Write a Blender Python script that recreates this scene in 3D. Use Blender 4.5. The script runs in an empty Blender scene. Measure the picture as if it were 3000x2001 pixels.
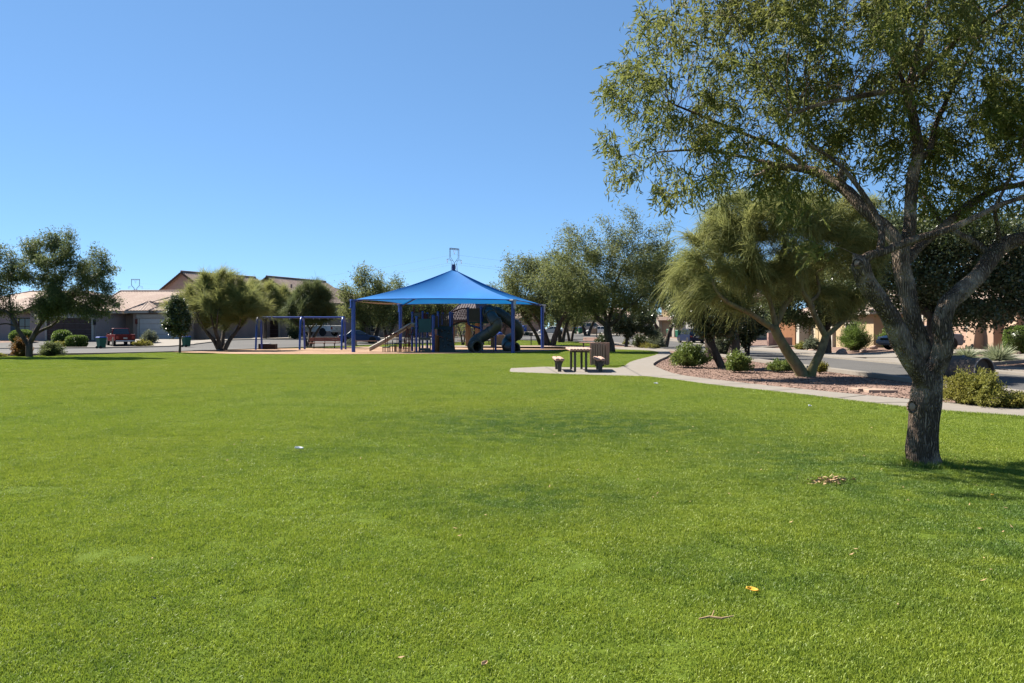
import bpy, bmesh, math, random
import numpy as np
from mathutils import Vector, Matrix, noise as mnoise
R = math.radians
SC = bpy.context.scene
COL = SC.collection
F, CX, HY, EYE = 2298.0, 1500.0, 962.0, 1.6      # survey of the photograph: focal length, horizon, eye height

# ------------------------------------------------------------------ terrain
def sst(a, b, x):
    t = min(1.0, max(0.0, (x - a) / (b - a)))
    return t * t * (3 - 2 * t)
def lin(a, b, x):
    return min(1.0, max(0.0, (x - a) / (b - a)))
def zf(x, y):
    z = 0.9 * lin(85, 150, y)
    z += 0.45 * sst(67, 77, y) * sst(-14, -22, x) * (1 - sst(88, 110, y))
    z -= 0.25 * sst(50, 74, y) * (1 - sst(94, 112, y)) * sst(9, 13, x)
    z += 0.30 * sst(19.8, 25, x) * (1 - sst(60, 90, y))
    return z
def at(px, py, dz=0.0):
    """point of the ground seen at a pixel of the photograph"""
    d = EYE * F / (py - HY); x = 0
    for _ in range(60):
        x = (px - CX) * d / F
        d = 0.5 * d + 0.5 * (EYE - zf(x, d)) * F / (py - HY)
    x = (px - CX) * d / F
    return Vector((x, d, zf(x, d) + dz))
def atd(px, d, dz=0.0):
    x = (px - CX) * d / F
    return Vector((x, d, zf(x, d) + dz))
def pd(px, py, d):
    return Vector(((px - CX) * d / F, d, EYE - (py - HY) * d / F))

# ------------------------------------------------------------------ materials
GAIN = 0.77         # reflectances settled against the exposure
def lin1(c):
    c /= 255.0
    return c / 12.92 if c <= 0.04045 else ((c + 0.055) / 1.055) ** 2.4
def S(r, g, b):
    return (lin1(r), lin1(g), lin1(b))
def _new(name):
    m = bpy.data.materials.new(name); m.use_nodes = True
    nt = m.node_tree; nt.nodes.clear()
    out = nt.nodes.new('ShaderNodeOutputMaterial')
    return m, nt, out
def mixcol(nt, fac, a, b):
    n = nt.nodes.new('ShaderNodeMix'); n.data_type = 'RGBA'
    for k, v in ((0, fac), (6, a), (7, b)):
        if isinstance(v, (tuple, list)): n.inputs[k].default_value = (*v[:3], 1)
        elif isinstance(v, (int, float)): n.inputs[k].default_value = v
        else: nt.links.new(v, n.inputs[k])
    return n.outputs[2]
def noise_tex(nt, scale, detail=4, vec=None, rough=0.55):
    n = nt.nodes.new('ShaderNodeTexNoise'); n.inputs['Scale'].default_value = scale
    n.inputs['Detail'].default_value = detail; n.inputs['Roughness'].default_value = rough
    if vec is not None: nt.links.new(vec, n.inputs['Vector'])
    return n.outputs['Fac']
def ramp(nt, fac, lo, hi):
    n = nt.nodes.new('ShaderNodeMapRange'); nt.links.new(fac, n.inputs[0])
    n.inputs[1].default_value = lo; n.inputs[2].default_value = hi
    return n.outputs[0]
def coord(nt, world=False, scale=None):
    if world: o = nt.nodes.new('ShaderNodeNewGeometry').outputs['Position']
    else: o = nt.nodes.new('ShaderNodeTexCoord').outputs['Object']
    if scale:
        m = nt.nodes.new('ShaderNodeMapping'); m.inputs['Scale'].default_value = scale
        nt.links.new(o, m.inputs['Vector']); o = m.outputs['Vector']
    return o
def mat(name, c1, c2=None, scale=6.0, rough=0.7, bump=0.0, bscale=40.0, spec=0.3, world=False, metal=0.0,
        stretch=None, c3=None, s3=0.7, coat=0.0, lo=0.35, hi=0.65):
    m, nt, out = _new(name)
    p = nt.nodes.new('ShaderNodeBsdfPrincipled'); nt.links.new(p.outputs[0], out.inputs[0])
    p.inputs['Roughness'].default_value = rough; p.inputs['Specular IOR Level'].default_value = spec
    p.inputs['Metallic'].default_value = metal; p.inputs['Coat Weight'].default_value = coat
    if c2 is None: c2 = tuple(v * 0.86 for v in c1)
    c1 = tuple(v * GAIN for v in c1); c2 = tuple(v * GAIN for v in c2); c3 = None if c3 is None else tuple(v * GAIN for v in c3)
    v = coord(nt, world, stretch)
    col = mixcol(nt, ramp(nt, noise_tex(nt, scale, 5, v), lo, hi), c1, c2)
    if c3 is not None:
        col = mixcol(nt, ramp(nt, noise_tex(nt, s3, 3, v), 0.45, 0.7), col, c3)
    nt.links.new(col, p.inputs['Base Color'])
    if bump:
        b = nt.nodes.new('ShaderNodeBump'); b.inputs['Strength'].default_value = bump
        b.inputs['Distance'].default_value = 0.02
        nt.links.new(noise_tex(nt, bscale, 4, v), b.inputs['Height']); nt.links.new(b.outputs[0], p.inputs['Normal'])
    return m
def leafmat(name, c1, c2, transl=0.35, rough=0.55, spec=0.25, c3=None, tint=None):
    m, nt, out = _new(name)
    g = nt.nodes.new('ShaderNodeNewGeometry')
    c1 = tuple(v * GAIN for v in c1); c2 = tuple(v * GAIN for v in c2); c3 = None if c3 is None else tuple(v * GAIN for v in c3)
    col = mixcol(nt, g.outputs['Random Per Island'], c1, c2)
    if c3 is not None:
        col = mixcol(nt, ramp(nt, noise_tex(nt, 0.9, 2, g.outputs['Position']), 0.42, 0.66), col, c3)
    p = nt.nodes.new('ShaderNodeBsdfPrincipled'); p.inputs['Roughness'].default_value = rough
    p.inputs['Specular IOR Level'].default_value = spec
    t = nt.nodes.new('ShaderNodeBsdfTranslucent')
    nt.links.new(col, p.inputs['Base Color'])
    tc = mixcol(nt, 0.5, col, tint or tuple(min(1, v * 1.6) for v in c2)); nt.links.new(tc, t.inputs['Color'])
    mx = nt.nodes.new('ShaderNodeMixShader'); mx.inputs[0].default_value = transl
    nt.links.new(p.outputs[0], mx.inputs[1]); nt.links.new(t.outputs[0], mx.inputs[2])
    nt.links.new(mx.outputs[0], out.inputs[0])
    return m
def barkmat(name, c1, c2, c3=None, bump=0.9, zs=0.25, sc=22):
    return mat(name, c1, c2, scale=sc, rough=0.9, bump=bump, bscale=sc * 1.4, spec=0.15, stretch=(1, 1, zs), c3=c3, s3=3.0)

# ------------------------------------------------------------------ mesh builder
class MB:
    def __init__(s): s.v = []; s.f = []
    def add(s, vs, fs, M=None):
        o = len(s.v)
        s.v += [tuple(M @ Vector(v)) if M is not None else tuple(v) for v in vs]
        s.f += [tuple(i + o for i in f) for f in fs]
        return s
    def box(s, c, d, M=None, rz=0.0, ry=0.0, rx=0.0):
        hx, hy, hz = d[0] / 2, d[1] / 2, d[2] / 2
        vs = [(sx * hx, sy * hy, sz * hz) for sx in (-1, 1) for sy in (-1, 1) for sz in (-1, 1)]
        fs = [(0, 1, 3, 2), (4, 6, 7, 5), (0, 4, 5, 1), (2, 3, 7, 6), (0, 2, 6, 4), (1, 5, 7, 3)]
        T = Matrix.Translation(c) @ Matrix.Rotation(rz, 4, 'Z') @ Matrix.Rotation(ry, 4, 'Y') @ Matrix.Rotation(rx, 4, 'X')
        return s.add(vs, fs, (M @ T) if M is not None else T)
    def tube(s, pts, r, n=8, cap=True, ring=None):
        pts = [Vector(p) for p in pts]; k = len(pts)
        rs = r if isinstance(r, (list, tuple)) else [r] * k
        t0 = (pts[1] - pts[0]).normalized()
        up = Vector((0, 0, 1)) if abs(t0.z) < 0.9 else Vector((1, 0, 0))
        u = t0.cross(up).normalized(); o = len(s.v)
        for i, p in enumerate(pts):
            a = pts[max(i - 1, 0)]; b = pts[min(i + 1, k - 1)]
            t = (b - a).normalized() if (b - a).length > 1e-9 else t0
            u = (u - t * u.dot(t)); u = u.normalized() if u.length > 1e-6 else t.orthogonal().normalized()
            w = t.cross(u)
            for j in range(n):
                an = 2 * math.pi * j / n
                q = p + (u * math.cos(an) + w * math.sin(an)) * rs[i]
                s.v.append(tuple(q))
        for i in range(k - 1):
            for j in range(n):
                a = o + i * n + j; b = o + i * n + (j + 1) % n
                s.f.append((a, b, b + n, a + n))
        if cap:
            s.f.append(tuple(o + j for j in range(n))[::-1]); s.f.append(tuple(o + (k - 1) * n + j for j in range(n)))
        return s
    def cyl(s, p, q, r, n=10): return s.tube([p, q], r, n)
    def prism(s, poly, a, b, axis='y', M=None):
        """poly: 2-D outline; extruded from a to b along axis (y: poly is x,z; x: y,z; z: x,y)"""
        def P(u, v, w): return {'y': (u, w, v), 'x': (w, u, v), 'z': (u, v, w)}[axis]
        n = len(poly)
        vs = [P(u, v, a) for u, v in poly] + [P(u, v, b) for u, v in poly]
        fs = [tuple(range(n))[::-1], tuple(range(n, 2 * n))] + [(i, (i + 1) % n, n + (i + 1) % n, n + i) for i in range(n)]
        return s.add(vs, fs, M)
    def lathe(s, prof, n=16, M=None, closed=False):
        k = len(prof)
        vs = [(r * math.cos(2 * math.pi * j / n), r * math.sin(2 * math.pi * j / n), z) for r, z in prof for j in range(n)]
        fs = [(i * n + j, i * n + (j + 1) % n, (i + 1) * n + (j + 1) % n, (i + 1) * n + j) for i in range(k - 1) for j in range(n)]
        return s.add(vs, fs, M)
    def grid(s, P, nu, nv, M=None):
        vs = [P(i / nu, j / nv) for i in range(nu + 1) for j in range(nv + 1)]
        fs = [(i * (nv + 1) + j, (i + 1) * (nv + 1) + j, (i + 1) * (nv + 1) + j + 1, i * (nv + 1) + j + 1) for i in range(nu) for j in range(nv)]
        return s.add(vs, fs, M)
    def build(s, name, m, parent=None, smooth=None, bevel=None, recalc=True):
        me = bpy.data.meshes.new(name); me.from_pydata(s.v, [], s.f); me.update()
        if recalc:
            bm = bmesh.new(); bm.from_mesh(me); bmesh.ops.recalc_face_normals(bm, faces=bm.faces); bm.to_mesh(me); bm.free()
        me.materials.append(m)
        if smooth is not None:
            me.shade_smooth(); me.set_sharp_from_angle(angle=R(smooth))
        o = bpy.data.objects.new(name, me); COL.objects.link(o)
        if parent is not None: o.parent = parent
        if bevel:
            b = o.modifiers.new('bevel', 'BEVEL'); b.width = bevel; b.segments = 2; b.limit_method = 'ANGLE'
        return o
def np_mesh(name, V, Fq, m, parent=None, smooth=False):
    """fast mesh from numpy arrays; Fq is (n,k) of vertex indices"""
    V = np.asarray(V, np.float32); Fq = np.asarray(Fq, np.int32)
    me = bpy.data.meshes.new(name); n, k = Fq.shape
    me.vertices.add(len(V)); me.vertices.foreach_set('co', V.ravel())
    me.loops.add(n * k); me.loops.foreach_set('vertex_index', Fq.ravel())
    me.polygons.add(n); me.polygons.foreach_set('loop_start', np.arange(0, n * k, k, dtype=np.int32))
    me.update(calc_edges=True)
    if smooth: me.shade_smooth()
    me.materials.append(m)
    o = bpy.data.objects.new(name, me); COL.objects.link(o)
    if parent is not None: o.parent = parent
    return o
def tag(o, label=None, cat=None, group=None, kind=None):
    if label: o['label'] = label
    if cat: o['category'] = cat
    if group: o['group'] = group
    if kind: o['kind'] = kind
    return o
def thing(name, label, cat, loc=(0, 0, 0), rz=0.0, group=None):
    o = bpy.data.objects.new(name, None); COL.objects.link(o); o.empty_display_size = 0.2
    o.location = loc; o.rotation_euler = (0, 0, rz)
    return tag(o, label, cat, group)
def dup(root, loc, rz=0.0, label=None, sc=None):
    r = root.copy(); COL.objects.link(r); r.location = loc; r.rotation_euler = (0, 0, rz)
    if sc: r.scale = (sc, sc, sc)
    if label: r['label'] = label
    def kids(a, b):
        for ch in list(a.children):
            if ch == b or ch.name.startswith('__'): continue
            c = ch.copy(); COL.objects.link(c); c.parent = b
            kids(ch, c)
    kids(root, r)
    return r
# ------------------------------------------------------------------ the materials of the place
M = {}
M['gravel'] = mat('pink_gravel', (0.31, 0.205, 0.16), (0.095, 0.063, 0.05), scale=9, rough=0.95, bump=1.0, bscale=18, world=True, c3=(0.23, 0.15, 0.118), s3=0.35, spec=0.1, lo=0.42, hi=0.60)
M['drumrim'] = mat('drum_rim', (0.36, 0.31, 0.27), (0.25, 0.21, 0.18), scale=9, rough=0.7)
M['chips'] = mat('wood_chip_surface', (0.359, 0.226, 0.140), (0.226, 0.136, 0.082), scale=16, rough=0.95, bump=1.0, bscale=22, world=True, c3=(0.406, 0.281, 0.195), s3=0.3, spec=0.1)
M['soil'] = mat('lawn_soil', (0.105, 0.150, 0.018), (0.075, 0.112, 0.014), scale=9, rough=0.95, world=True, spec=0.05)
M['asphalt'] = mat('asphalt', (0.102, 0.098, 0.094), (0.078, 0.075, 0.072), scale=14, rough=0.9, bump=0.5, bscale=60, world=True, c3=(0.118, 0.112, 0.106), s3=0.12, spec=0.2)
M['concrete'] = mat('concrete', (0.262, 0.234, 0.201), (0.223, 0.198, 0.167), scale=5, rough=0.85, bump=0.25, bscale=50, world=True, c3=(0.234, 0.206, 0.173), s3=0.5, spec=0.2)
M['pinkcrete'] = mat('pink_concrete', (0.330, 0.244, 0.198), (0.284, 0.205, 0.165), scale=5, rough=0.85, world=True, spec=0.2)
M['lid'] = mat('cover_concrete', (0.383, 0.277, 0.205), (0.330, 0.231, 0.172), scale=5, rough=0.85)
M['blue'] = mat('blue_paint', (0.010, 0.060, 0.33), (0.008, 0.050, 0.29), scale=2, rough=0.35, spec=0.5, coat=0.2)
M['darkblue'] = mat('dark_blue_paint', (0.010, 0.025, 0.14), (0.008, 0.02, 0.11), scale=2, rough=0.4, spec=0.5)
M['chrome'] = mat('galvanised', (0.55, 0.56, 0.58), (0.48, 0.49, 0.5), scale=8, rough=0.4, metal=0.7)
M['slate'] = mat('slate_plastic', (0.078, 0.074, 0.060), (0.062, 0.060, 0.050), scale=3, rough=0.42, spec=0.4)
M['slatedark'] = mat('climbing_wall_plastic', (0.045, 0.05, 0.045), (0.03, 0.034, 0.03), scale=7, rough=0.65, bump=0.6, bscale=8)
M['teal'] = mat('teal_plastic', (0.012, 0.075, 0.085), (0.01, 0.06, 0.07), scale=3, rough=0.45)
M['green_deck'] = mat('green_deck', (0.02, 0.075, 0.05), (0.015, 0.055, 0.04), scale=4, rough=0.6)
M['brownp'] = mat('brown_panel', (0.085, 0.05, 0.03), (0.065, 0.04, 0.025), scale=3, rough=0.55)
M['redp'] = mat('maroon_paint', (0.16, 0.03, 0.018), (0.13, 0.025, 0.015), scale=3, rough=0.45)
M['orangep'] = mat('orange_plastic', (0.42, 0.17, 0.05), (0.36, 0.14, 0.04), scale=3, rough=0.5)
M['cream'] = mat('cream_plastic', (0.546, 0.437, 0.328), (0.484, 0.374, 0.273), scale=3, rough=0.4, spec=0.4)
M['tanfab'] = mat('tan_fabric', (0.452, 0.359, 0.281), (0.390, 0.312, 0.242), scale=3, rough=0.9)
M['seam'] = mat('standing_seam_metal', (0.185, 0.155, 0.16), (0.16, 0.134, 0.14), scale=2, rough=0.8, spec=0.08)
M['tanpost'] = mat('tan_column', (0.328, 0.187, 0.094), (0.281, 0.156, 0.078), scale=3, rough=0.8)
M['plank'] = mat('recycled_plank', (0.477, 0.304, 0.238), (0.395, 0.243, 0.182), scale=7, rough=0.75, bump=0.3, bscale=30, stretch=(6, 1, 6))
M['plankred'] = mat('red_brown_plank', (0.300, 0.120, 0.078), (0.240, 0.096, 0.060), scale=7, rough=0.7, stretch=(1, 6, 6))
M['slatm'] = mat('receptacle_slat', (0.436, 0.269, 0.203), (0.345, 0.203, 0.152), scale=6, rough=0.75, stretch=(6, 6, 0.7))
M['bronze'] = mat('bronze_steel', (0.055, 0.05, 0.035), (0.045, 0.04, 0.03), scale=5, rough=0.5, spec=0.5)
M['black'] = mat('black_rubber', (0.015, 0.015, 0.016), (0.02, 0.02, 0.02), scale=5, rough=0.8)
M['glass'] = mat('dark_glass', (0.015, 0.018, 0.022), (0.02, 0.024, 0.03), scale=1, rough=0.06, spec=0.8)
M['rim'] = mat('alloy_rim', (0.5, 0.5, 0.52), (0.42, 0.42, 0.44), scale=4, rough=0.3, metal=0.8)
M['lampred'] = mat('red_lens', (0.35, 0.015, 0.01), (0.28, 0.012, 0.01), scale=4, rough=0.2, spec=0.6)
M['lampclear'] = mat('clear_lens', (0.7, 0.7, 0.7), (0.6, 0.6, 0.62), scale=4, rough=0.15, spec=0.7)
M['plate'] = mat('number_plate', (0.5, 0.5, 0.45), (0.42, 0.42, 0.4), scale=8, rough=0.5)
for k, c in dict(red=(0.13, 0.006, 0.007), white=(0.72, 0.71, 0.68), van=(0.005, 0.013, 0.048), silver=(0.42, 0.38, 0.33), grey=(0.19, 0.21, 0.25), carblue=(0.02, 0.05, 0.12)).items():
    M['car_' + k] = mat('car_paint_' + k, c, tuple(v * 0.92 for v in c), scale=1.5, rough=0.35, spec=0.2, coat=0.06)
M['bingreen'] = mat('bin_green', (0.012, 0.13, 0.075), (0.01, 0.1, 0.06), scale=3, rough=0.5)
M['binblue'] = mat('bin_blue', (0.03, 0.10, 0.42), (0.025, 0.08, 0.36), scale=3, rough=0.5)
def stucco(n, c): return mat(n, c, tuple(v * 0.88 for v in c), scale=1.2, rough=0.95, bump=0.3, bscale=25, spec=0.1, c3=tuple(v * 0.93 for v in c), s3=0.3)
M['st_grey'] = stucco('stucco_grey', (0.319, 0.275, 0.258))
M['st_tan'] = stucco('stucco_tan', (0.391, 0.284, 0.222))
M['st_pinktan'] = stucco('stucco_pink_tan', (0.348, 0.266, 0.237))
M['st_yellow'] = stucco('stucco_yellow', (0.44, 0.335, 0.205))
M['st_peach'] = stucco('stucco_peach', (0.42, 0.29, 0.21))
M['st_orange'] = stucco('stucco_orange', (0.24, 0.115, 0.06))
M['st_pink'] = stucco('stucco_pink', (0.38, 0.235, 0.2))
M['trim'] = mat('cream_trim', (0.459, 0.414, 0.348), (0.414, 0.370, 0.311), scale=3, rough=0.8)
M['tile'] = mat('roof_tile', (0.42, 0.32, 0.265), (0.31, 0.225, 0.185), scale=5, rough=0.9, c3=(0.46, 0.36, 0.30), s3=0.5, spec=0.15)
M['tileb'] = mat('roof_tile_brown', (0.30, 0.225, 0.19), (0.21, 0.15, 0.125), scale=6, rough=0.9, c3=(0.36, 0.28, 0.235), s3=0.6, spec=0.15)
M['garwhite'] = mat('garage_white', (0.528, 0.511, 0.476), (0.485, 0.468, 0.434), scale=2, rough=0.6)
M['garbrown'] = mat('garage_brown', (0.07, 0.036, 0.028), (0.055, 0.03, 0.022), scale=2, rough=0.6)
M['garpeach'] = mat('garage_peach', (0.444, 0.303, 0.229), (0.414, 0.274, 0.207), scale=2, rough=0.6)
M['garcream'] = mat('garage_cream', (0.518, 0.429, 0.311), (0.474, 0.385, 0.281), scale=2, rough=0.6)
M['shutter'] = mat('teal_shutter', (0.03, 0.07, 0.09), (0.025, 0.055, 0.07), scale=2, rough=0.6)
M['brownwood'] = mat('brown_wood', (0.06, 0.03, 0.02), (0.045, 0.025, 0.016), scale=6, rough=0.7, stretch=(1, 1, 6))
M['rock'] = mat('boulder', (0.40, 0.28, 0.22), (0.28, 0.19, 0.15), scale=6, rough=0.95, bump=0.8, bscale=12)
M['steel'] = mat('lattice_steel', (0.13, 0.135, 0.145), (0.11, 0.115, 0.125), scale=1, rough=0.7, spec=0.1)
M['drum'] = mat('weathered_drum', (0.136, 0.104, 0.084), (0.080, 0.064, 0.052), scale=9, rough=0.85, bump=0.4, bscale=20)
M['leafy'] = mat('yellow_leaf', (0.72, 0.42, 0.04), (0.6, 0.34, 0.03), scale=30, rough=0.6)
M['dry'] = mat('dry_litter', (0.48, 0.33, 0.18), (0.36, 0.23, 0.12), scale=30, rough=0.9)
M['paper'] = mat('white_litter', (0.8, 0.82, 0.84), (0.7, 0.72, 0.75), scale=20, rough=0.5)
M['wound'] = mat('pruned_wood', (0.50, 0.37, 0.27), (0.30, 0.13, 0.07), scale=10, rough=0.8)
# foliage
def furrowed(name):
    m, nt, out = _new(name)
    p = nt.nodes.new('ShaderNodeBsdfPrincipled'); nt.links.new(p.outputs[0], out.inputs[0]); p.inputs['Roughness'].default_value = 0.92; p.inputs['Specular IOR Level'].default_value = 0.12
    v = coord(nt, False, (1, 1, 0.13)); w = coord(nt)
    wob = nt.nodes.new('ShaderNodeTexNoise'); wob.inputs['Scale'].default_value = 5; nt.links.new(w, wob.inputs['Vector'])
    ad = nt.nodes.new('ShaderNodeVectorMath'); ad.operation = 'MULTIPLY_ADD'; nt.links.new(wob.outputs['Color'], ad.inputs[0]); ad.inputs[1].default_value = (0.09, 0.09, 0.05); nt.links.new(v, ad.inputs[2])
    vo = nt.nodes.new('ShaderNodeTexVoronoi'); vo.feature = 'DISTANCE_TO_EDGE'; vo.inputs['Scale'].default_value = 42; nt.links.new(ad.outputs[0], vo.inputs['Vector'])
    plate = ramp(nt, vo.outputs['Distance'], 0.0, 0.30)
    col = mixcol(nt, plate, (0.07, 0.049, 0.036), (0.31, 0.228, 0.168))
    col = mixcol(nt, ramp(nt, noise_tex(nt, 70, 4, v), 0.48, 0.68), col, (0.085, 0.062, 0.048))
    col = mixcol(nt, ramp(nt, noise_tex(nt, 2.6, 3, w), 0.50, 0.66), col, (0.42, 0.325, 0.245))
    col = mixcol(nt, ramp(nt, noise_tex(nt, 3.4, 4, w), 0.64, 0.76), col, (0.10, 0.10, 0.065))
    nt.links.new(col, p.inputs['Base Color'])
    hs = nt.nodes.new('ShaderNodeMath'); hs.operation = 'MULTIPLY_ADD'; nt.links.new(noise_tex(nt, 60, 5, v), hs.inputs[0]); hs.inputs[1].default_value = 0.6; nt.links.new(plate, hs.inputs[2])
    b = nt.nodes.new('ShaderNodeBump'); b.inputs['Strength'].default_value = 1.0; b.inputs['Distance'].default_value = 0.03
    nt.links.new(hs.outputs[0], b.inputs['Height']); nt.links.new(b.outputs[0], p.inputs['Normal'])
    return m
M['bark_hero'] = furrowed('dark_furrowed_bark')
M['bark_dark'] = barkmat('dark_bark', (0.10, 0.075, 0.058), (0.045, 0.034, 0.027), c3=(0.15, 0.12, 0.095), sc=9)
M['bark_verde'] = barkmat('green_tan_bark', (0.25, 0.20, 0.10), (0.13, 0.10, 0.055), c3=(0.20, 0.20, 0.075), bump=0.4, zs=0.6, sc=7)
M['lf_hero'] = leafmat('fern_leaf_near', (0.055, 0.088, 0.018), (0.225, 0.245, 0.066), 0.40, 0.6, 0.14, c3=(0.135, 0.135, 0.038))
M['lf_mesq'] = leafmat('fern_leaf', (0.085, 0.118, 0.040), (0.225, 0.245, 0.090), 0.40, 0.6, 0.15, c3=(0.155, 0.165, 0.052))
M['lf_mesq_dk'] = leafmat('fern_leaf_dark', (0.060, 0.095, 0.034), (0.160, 0.190, 0.075), 0.36, 0.6, 0.15, c3=(0.11, 0.125, 0.040))
M['lf_verde'] = leafmat('green_twig', (0.095, 0.138, 0.038), (0.32, 0.33, 0.115), 0.40, 0.6, 0.12, c3=(0.225, 0.225, 0.066))
M['lf_oak'] = leafmat('broad_leaf_dark', (0.040, 0.062, 0.020), (0.105, 0.130, 0.050), 0.22, 0.38, 0.5)
M['lf_bush'] = leafmat('bush_leaf', (0.08, 0.13, 0.025), (0.19, 0.24, 0.05), 0.3, 0.5, 0.3)
M['lf_yel'] = leafmat('yellow_green_leaf', (0.11, 0.125, 0.02), (0.27, 0.26, 0.055), 0.33, 0.55, 0.2, c3=(0.22, 0.19, 0.035))
M['lf_hedge'] = leafmat('hedge_leaf', (0.07, 0.125, 0.022), (0.16, 0.23, 0.045), 0.3, 0.5, 0.3)
M['lf_grey'] = leafmat('grey_green_leaf', (0.09, 0.115, 0.065), (0.19, 0.21, 0.13), 0.25, 0.6, 0.2)
M['lf_red'] = leafmat('reddish_leaf', (0.09, 0.075, 0.02), (0.25, 0.11, 0.03), 0.3, 0.5, 0.3, c3=(0.08, 0.10, 0.02))
M['lf_sotol'] = leafmat('spiky_leaf', (0.20, 0.24, 0.13), (0.42, 0.46, 0.28), 0.2, 0.5, 0.3)
# ------------------------------------------------------------------ ground, roads, paths
def ground_sheet():
    xs = [-1500, -700, -350, -200, -140] + list(range(-100, 121, 2)) + [150, 200, 350, 700, 1500]
    ys = [-60, -30, -12, -6] + list(range(-2, 200, 2)) + [230, 300, 450, 700, 1100, 1900, 3200]
    vs = [(x, y, zf(x, y) - 0.06 * (1 if y < 160 else 0)) for x in xs for y in ys]
    n = len(ys)
    fs = [(i * n + j, (i + 1) * n + j, (i + 1) * n + j + 1, i * n + j + 1) for i in range(len(xs) - 1) for j in range(n - 1)]
    o = MB().add(vs, fs).build('ground', M['gravel'], recalc=False, smooth=180)
    tag(o, kind='structure')
def in_poly(x, y, poly):
    c = False; n = len(poly); j = n - 1
    for i in range(n):
        xi, yi = poly[i]; xj, yj = poly[j]
        if (yi > y) != (yj > y) and x < (xj - xi) * (y - yi) / (yj - yi) + xi: c = not c
        j = i
    return c
def smooth_line(pts, step=1.0):
    """Catmull-Rom through the points, resampled"""
    P = [Vector((*p[:2], 0)) for p in pts]; out = []
    for i in range(len(P) - 1):
        p0 = P[max(i - 1, 0)]; p1 = P[i]; p2 = P[i + 1]; p3 = P[min(i + 2, len(P) - 1)]
        k = max(1, int((p2 - p1).length / step))
        for j in range(k):
            t = j / k
            out.append(0.5 * ((2 * p1) + (p2 - p0) * t + (2 * p0 - 5 * p1 + 4 * p2 - p3) * t * t + (3 * p1 - p0 - 3 * p2 + p3) * t ** 3))
    out.append(P[-1])
    return [(p.x, p.y) for p in out]
def sheet(name, poly, m, dz, cell=2.0, skirt=0.0, kind='structure', cut=True):
    """flat polygon draped over the terrain, cut into cells so that it follows it"""
    bm = bmesh.new()
    f = bm.faces.new([bm.verts.new((x, y, 0)) for x, y in poly])
    bmesh.ops.triangulate(bm, faces=[f])
    if cut:
        xs = [p[0] for p in poly]; ys = [p[1] for p in poly]
        for a, lo, hi in ((0, min(xs), max(xs)), (1, min(ys), max(ys))):
            v = math.ceil(lo / cell) * cell
            while v < hi:
                no = (1, 0, 0) if a == 0 else (0, 1, 0); co = (v, 0, 0) if a == 0 else (0, v, 0)
                bmesh.ops.bisect_plane(bm, geom=bm.verts[:] + bm.edges[:] + bm.faces[:], plane_co=co, plane_no=no, dist=1e-5)
                v += cell
    for v in bm.verts: v.co.z = zf(v.co.x, v.co.y) + dz
    for f in bm.faces:
        f.normal_update()
        if f.normal.z < 0: f.normal_flip()
    if skirt:
        edges = [e for e in bm.edges if e.is_boundary]
        r = bmesh.ops.extrude_edge_only(bm, edges=edges)
        for g in r['geom']:
            if isinstance(g, bmesh.types.BMVert): g.co.z -= skirt
    me = bpy.data.meshes.new(name); bm.to_mesh(me); bm.free(); me.materials.append(m)
    o = bpy.data.objects.new(name, me); COL.objects.link(o)
    return tag(o, kind=kind)
def P2(*pp): return [tuple(at(*p)[:2]) for p in pp]

ground_sheet()
path_in = P2((3000, 1225), (2650, 1197), (2350, 1160), (2075, 1130), (1972, 1115), (1886, 1106))
path_out = P2((3000, 1197), (2650, 1172), (2350, 1143), (2200, 1127), (2041, 1108), (1972, 1096), (1924, 1077), (1914, 1068), (1931, 1056), (1955, 1045), (1964, 1034), (1938, 1024), (1869, 1019.5), (1800, 1018))
path_left = P2((1826, 1075), (1843, 1063), (1869, 1054.5), (1903, 1046), (1926, 1038), (1921, 1032), (1886, 1028), (1800, 1025))
pi_ = smooth_line([(22.0, 3.5), (14.0, 9.6)] + path_in, 1.0)
po_ = smooth_line([(24.0, 5.5), (15.6, 11.2)] + path_out, 1.0)
pl_ = smooth_line(path_left, 1.0)
pad = P2((1886, 1106), (1850, 1105), (1637, 1099), (1552, 1095.7), (1490, 1093), (1490.5, 1086), (1494, 1081), (1598, 1076.5), (1671, 1078.6), (1807, 1080), (1826, 1075))
path_poly = pi_ + pad[1:] + pl_[1:] + po_[::-1]
sheet('park_path', path_poly, M['concrete'], 0.035, cell=2.0, skirt=0.12)
back_walk = P2((1800, 1018), (1640, 1013.5), (1450, 1013), (1230, 1013.5), (1235, 1017), (1450, 1016.6), (1640, 1017), (1800, 1025))
sheet('back_walkway', back_walk, M['pinkcrete'], 0.032, skirt=0.1)
play = P2((475, 1031), (640, 1027), (780, 1022.5), (900, 1020.5), (1060, 1016.3), (1240, 1017.2), (1500, 1017), (1640, 1017.4), (1665, 1021), (1650, 1026), (1560, 1031), (1490, 1034), (1250, 1036.8), (1000, 1038.5), (700, 1038), (560, 1034))
lawn = [(-75, -5), (26, -5), (23.2, 4.3), (14.8, 10.4)] + [((a[0] + b[0]) / 2, (a[1] + b[1]) / 2) for a, b in zip(P2((3000, 1225), (2350, 1160), (2041, 1126)), P2((3000, 1197), (2350, 1143), (2041, 1108)))] \
    + P2((1905, 1085), (1870, 1072), (1935, 1042), (1940, 1030), (1850, 1022), (1756, 1018), (1742, 1003)) + [(1, 96.5), (-6, 88.5), (-12.6, 77), (-16.5, 67), (-19.5, 61), (-22.5, 53), (-26, 47.5), (-31, 44.6), (-75, 43)]
sheet('lawn', lawn, M['soil'], 0.0, cell=2.0)
sheet('play_area', play, M['chips'], 0.022, cell=4)
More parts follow.
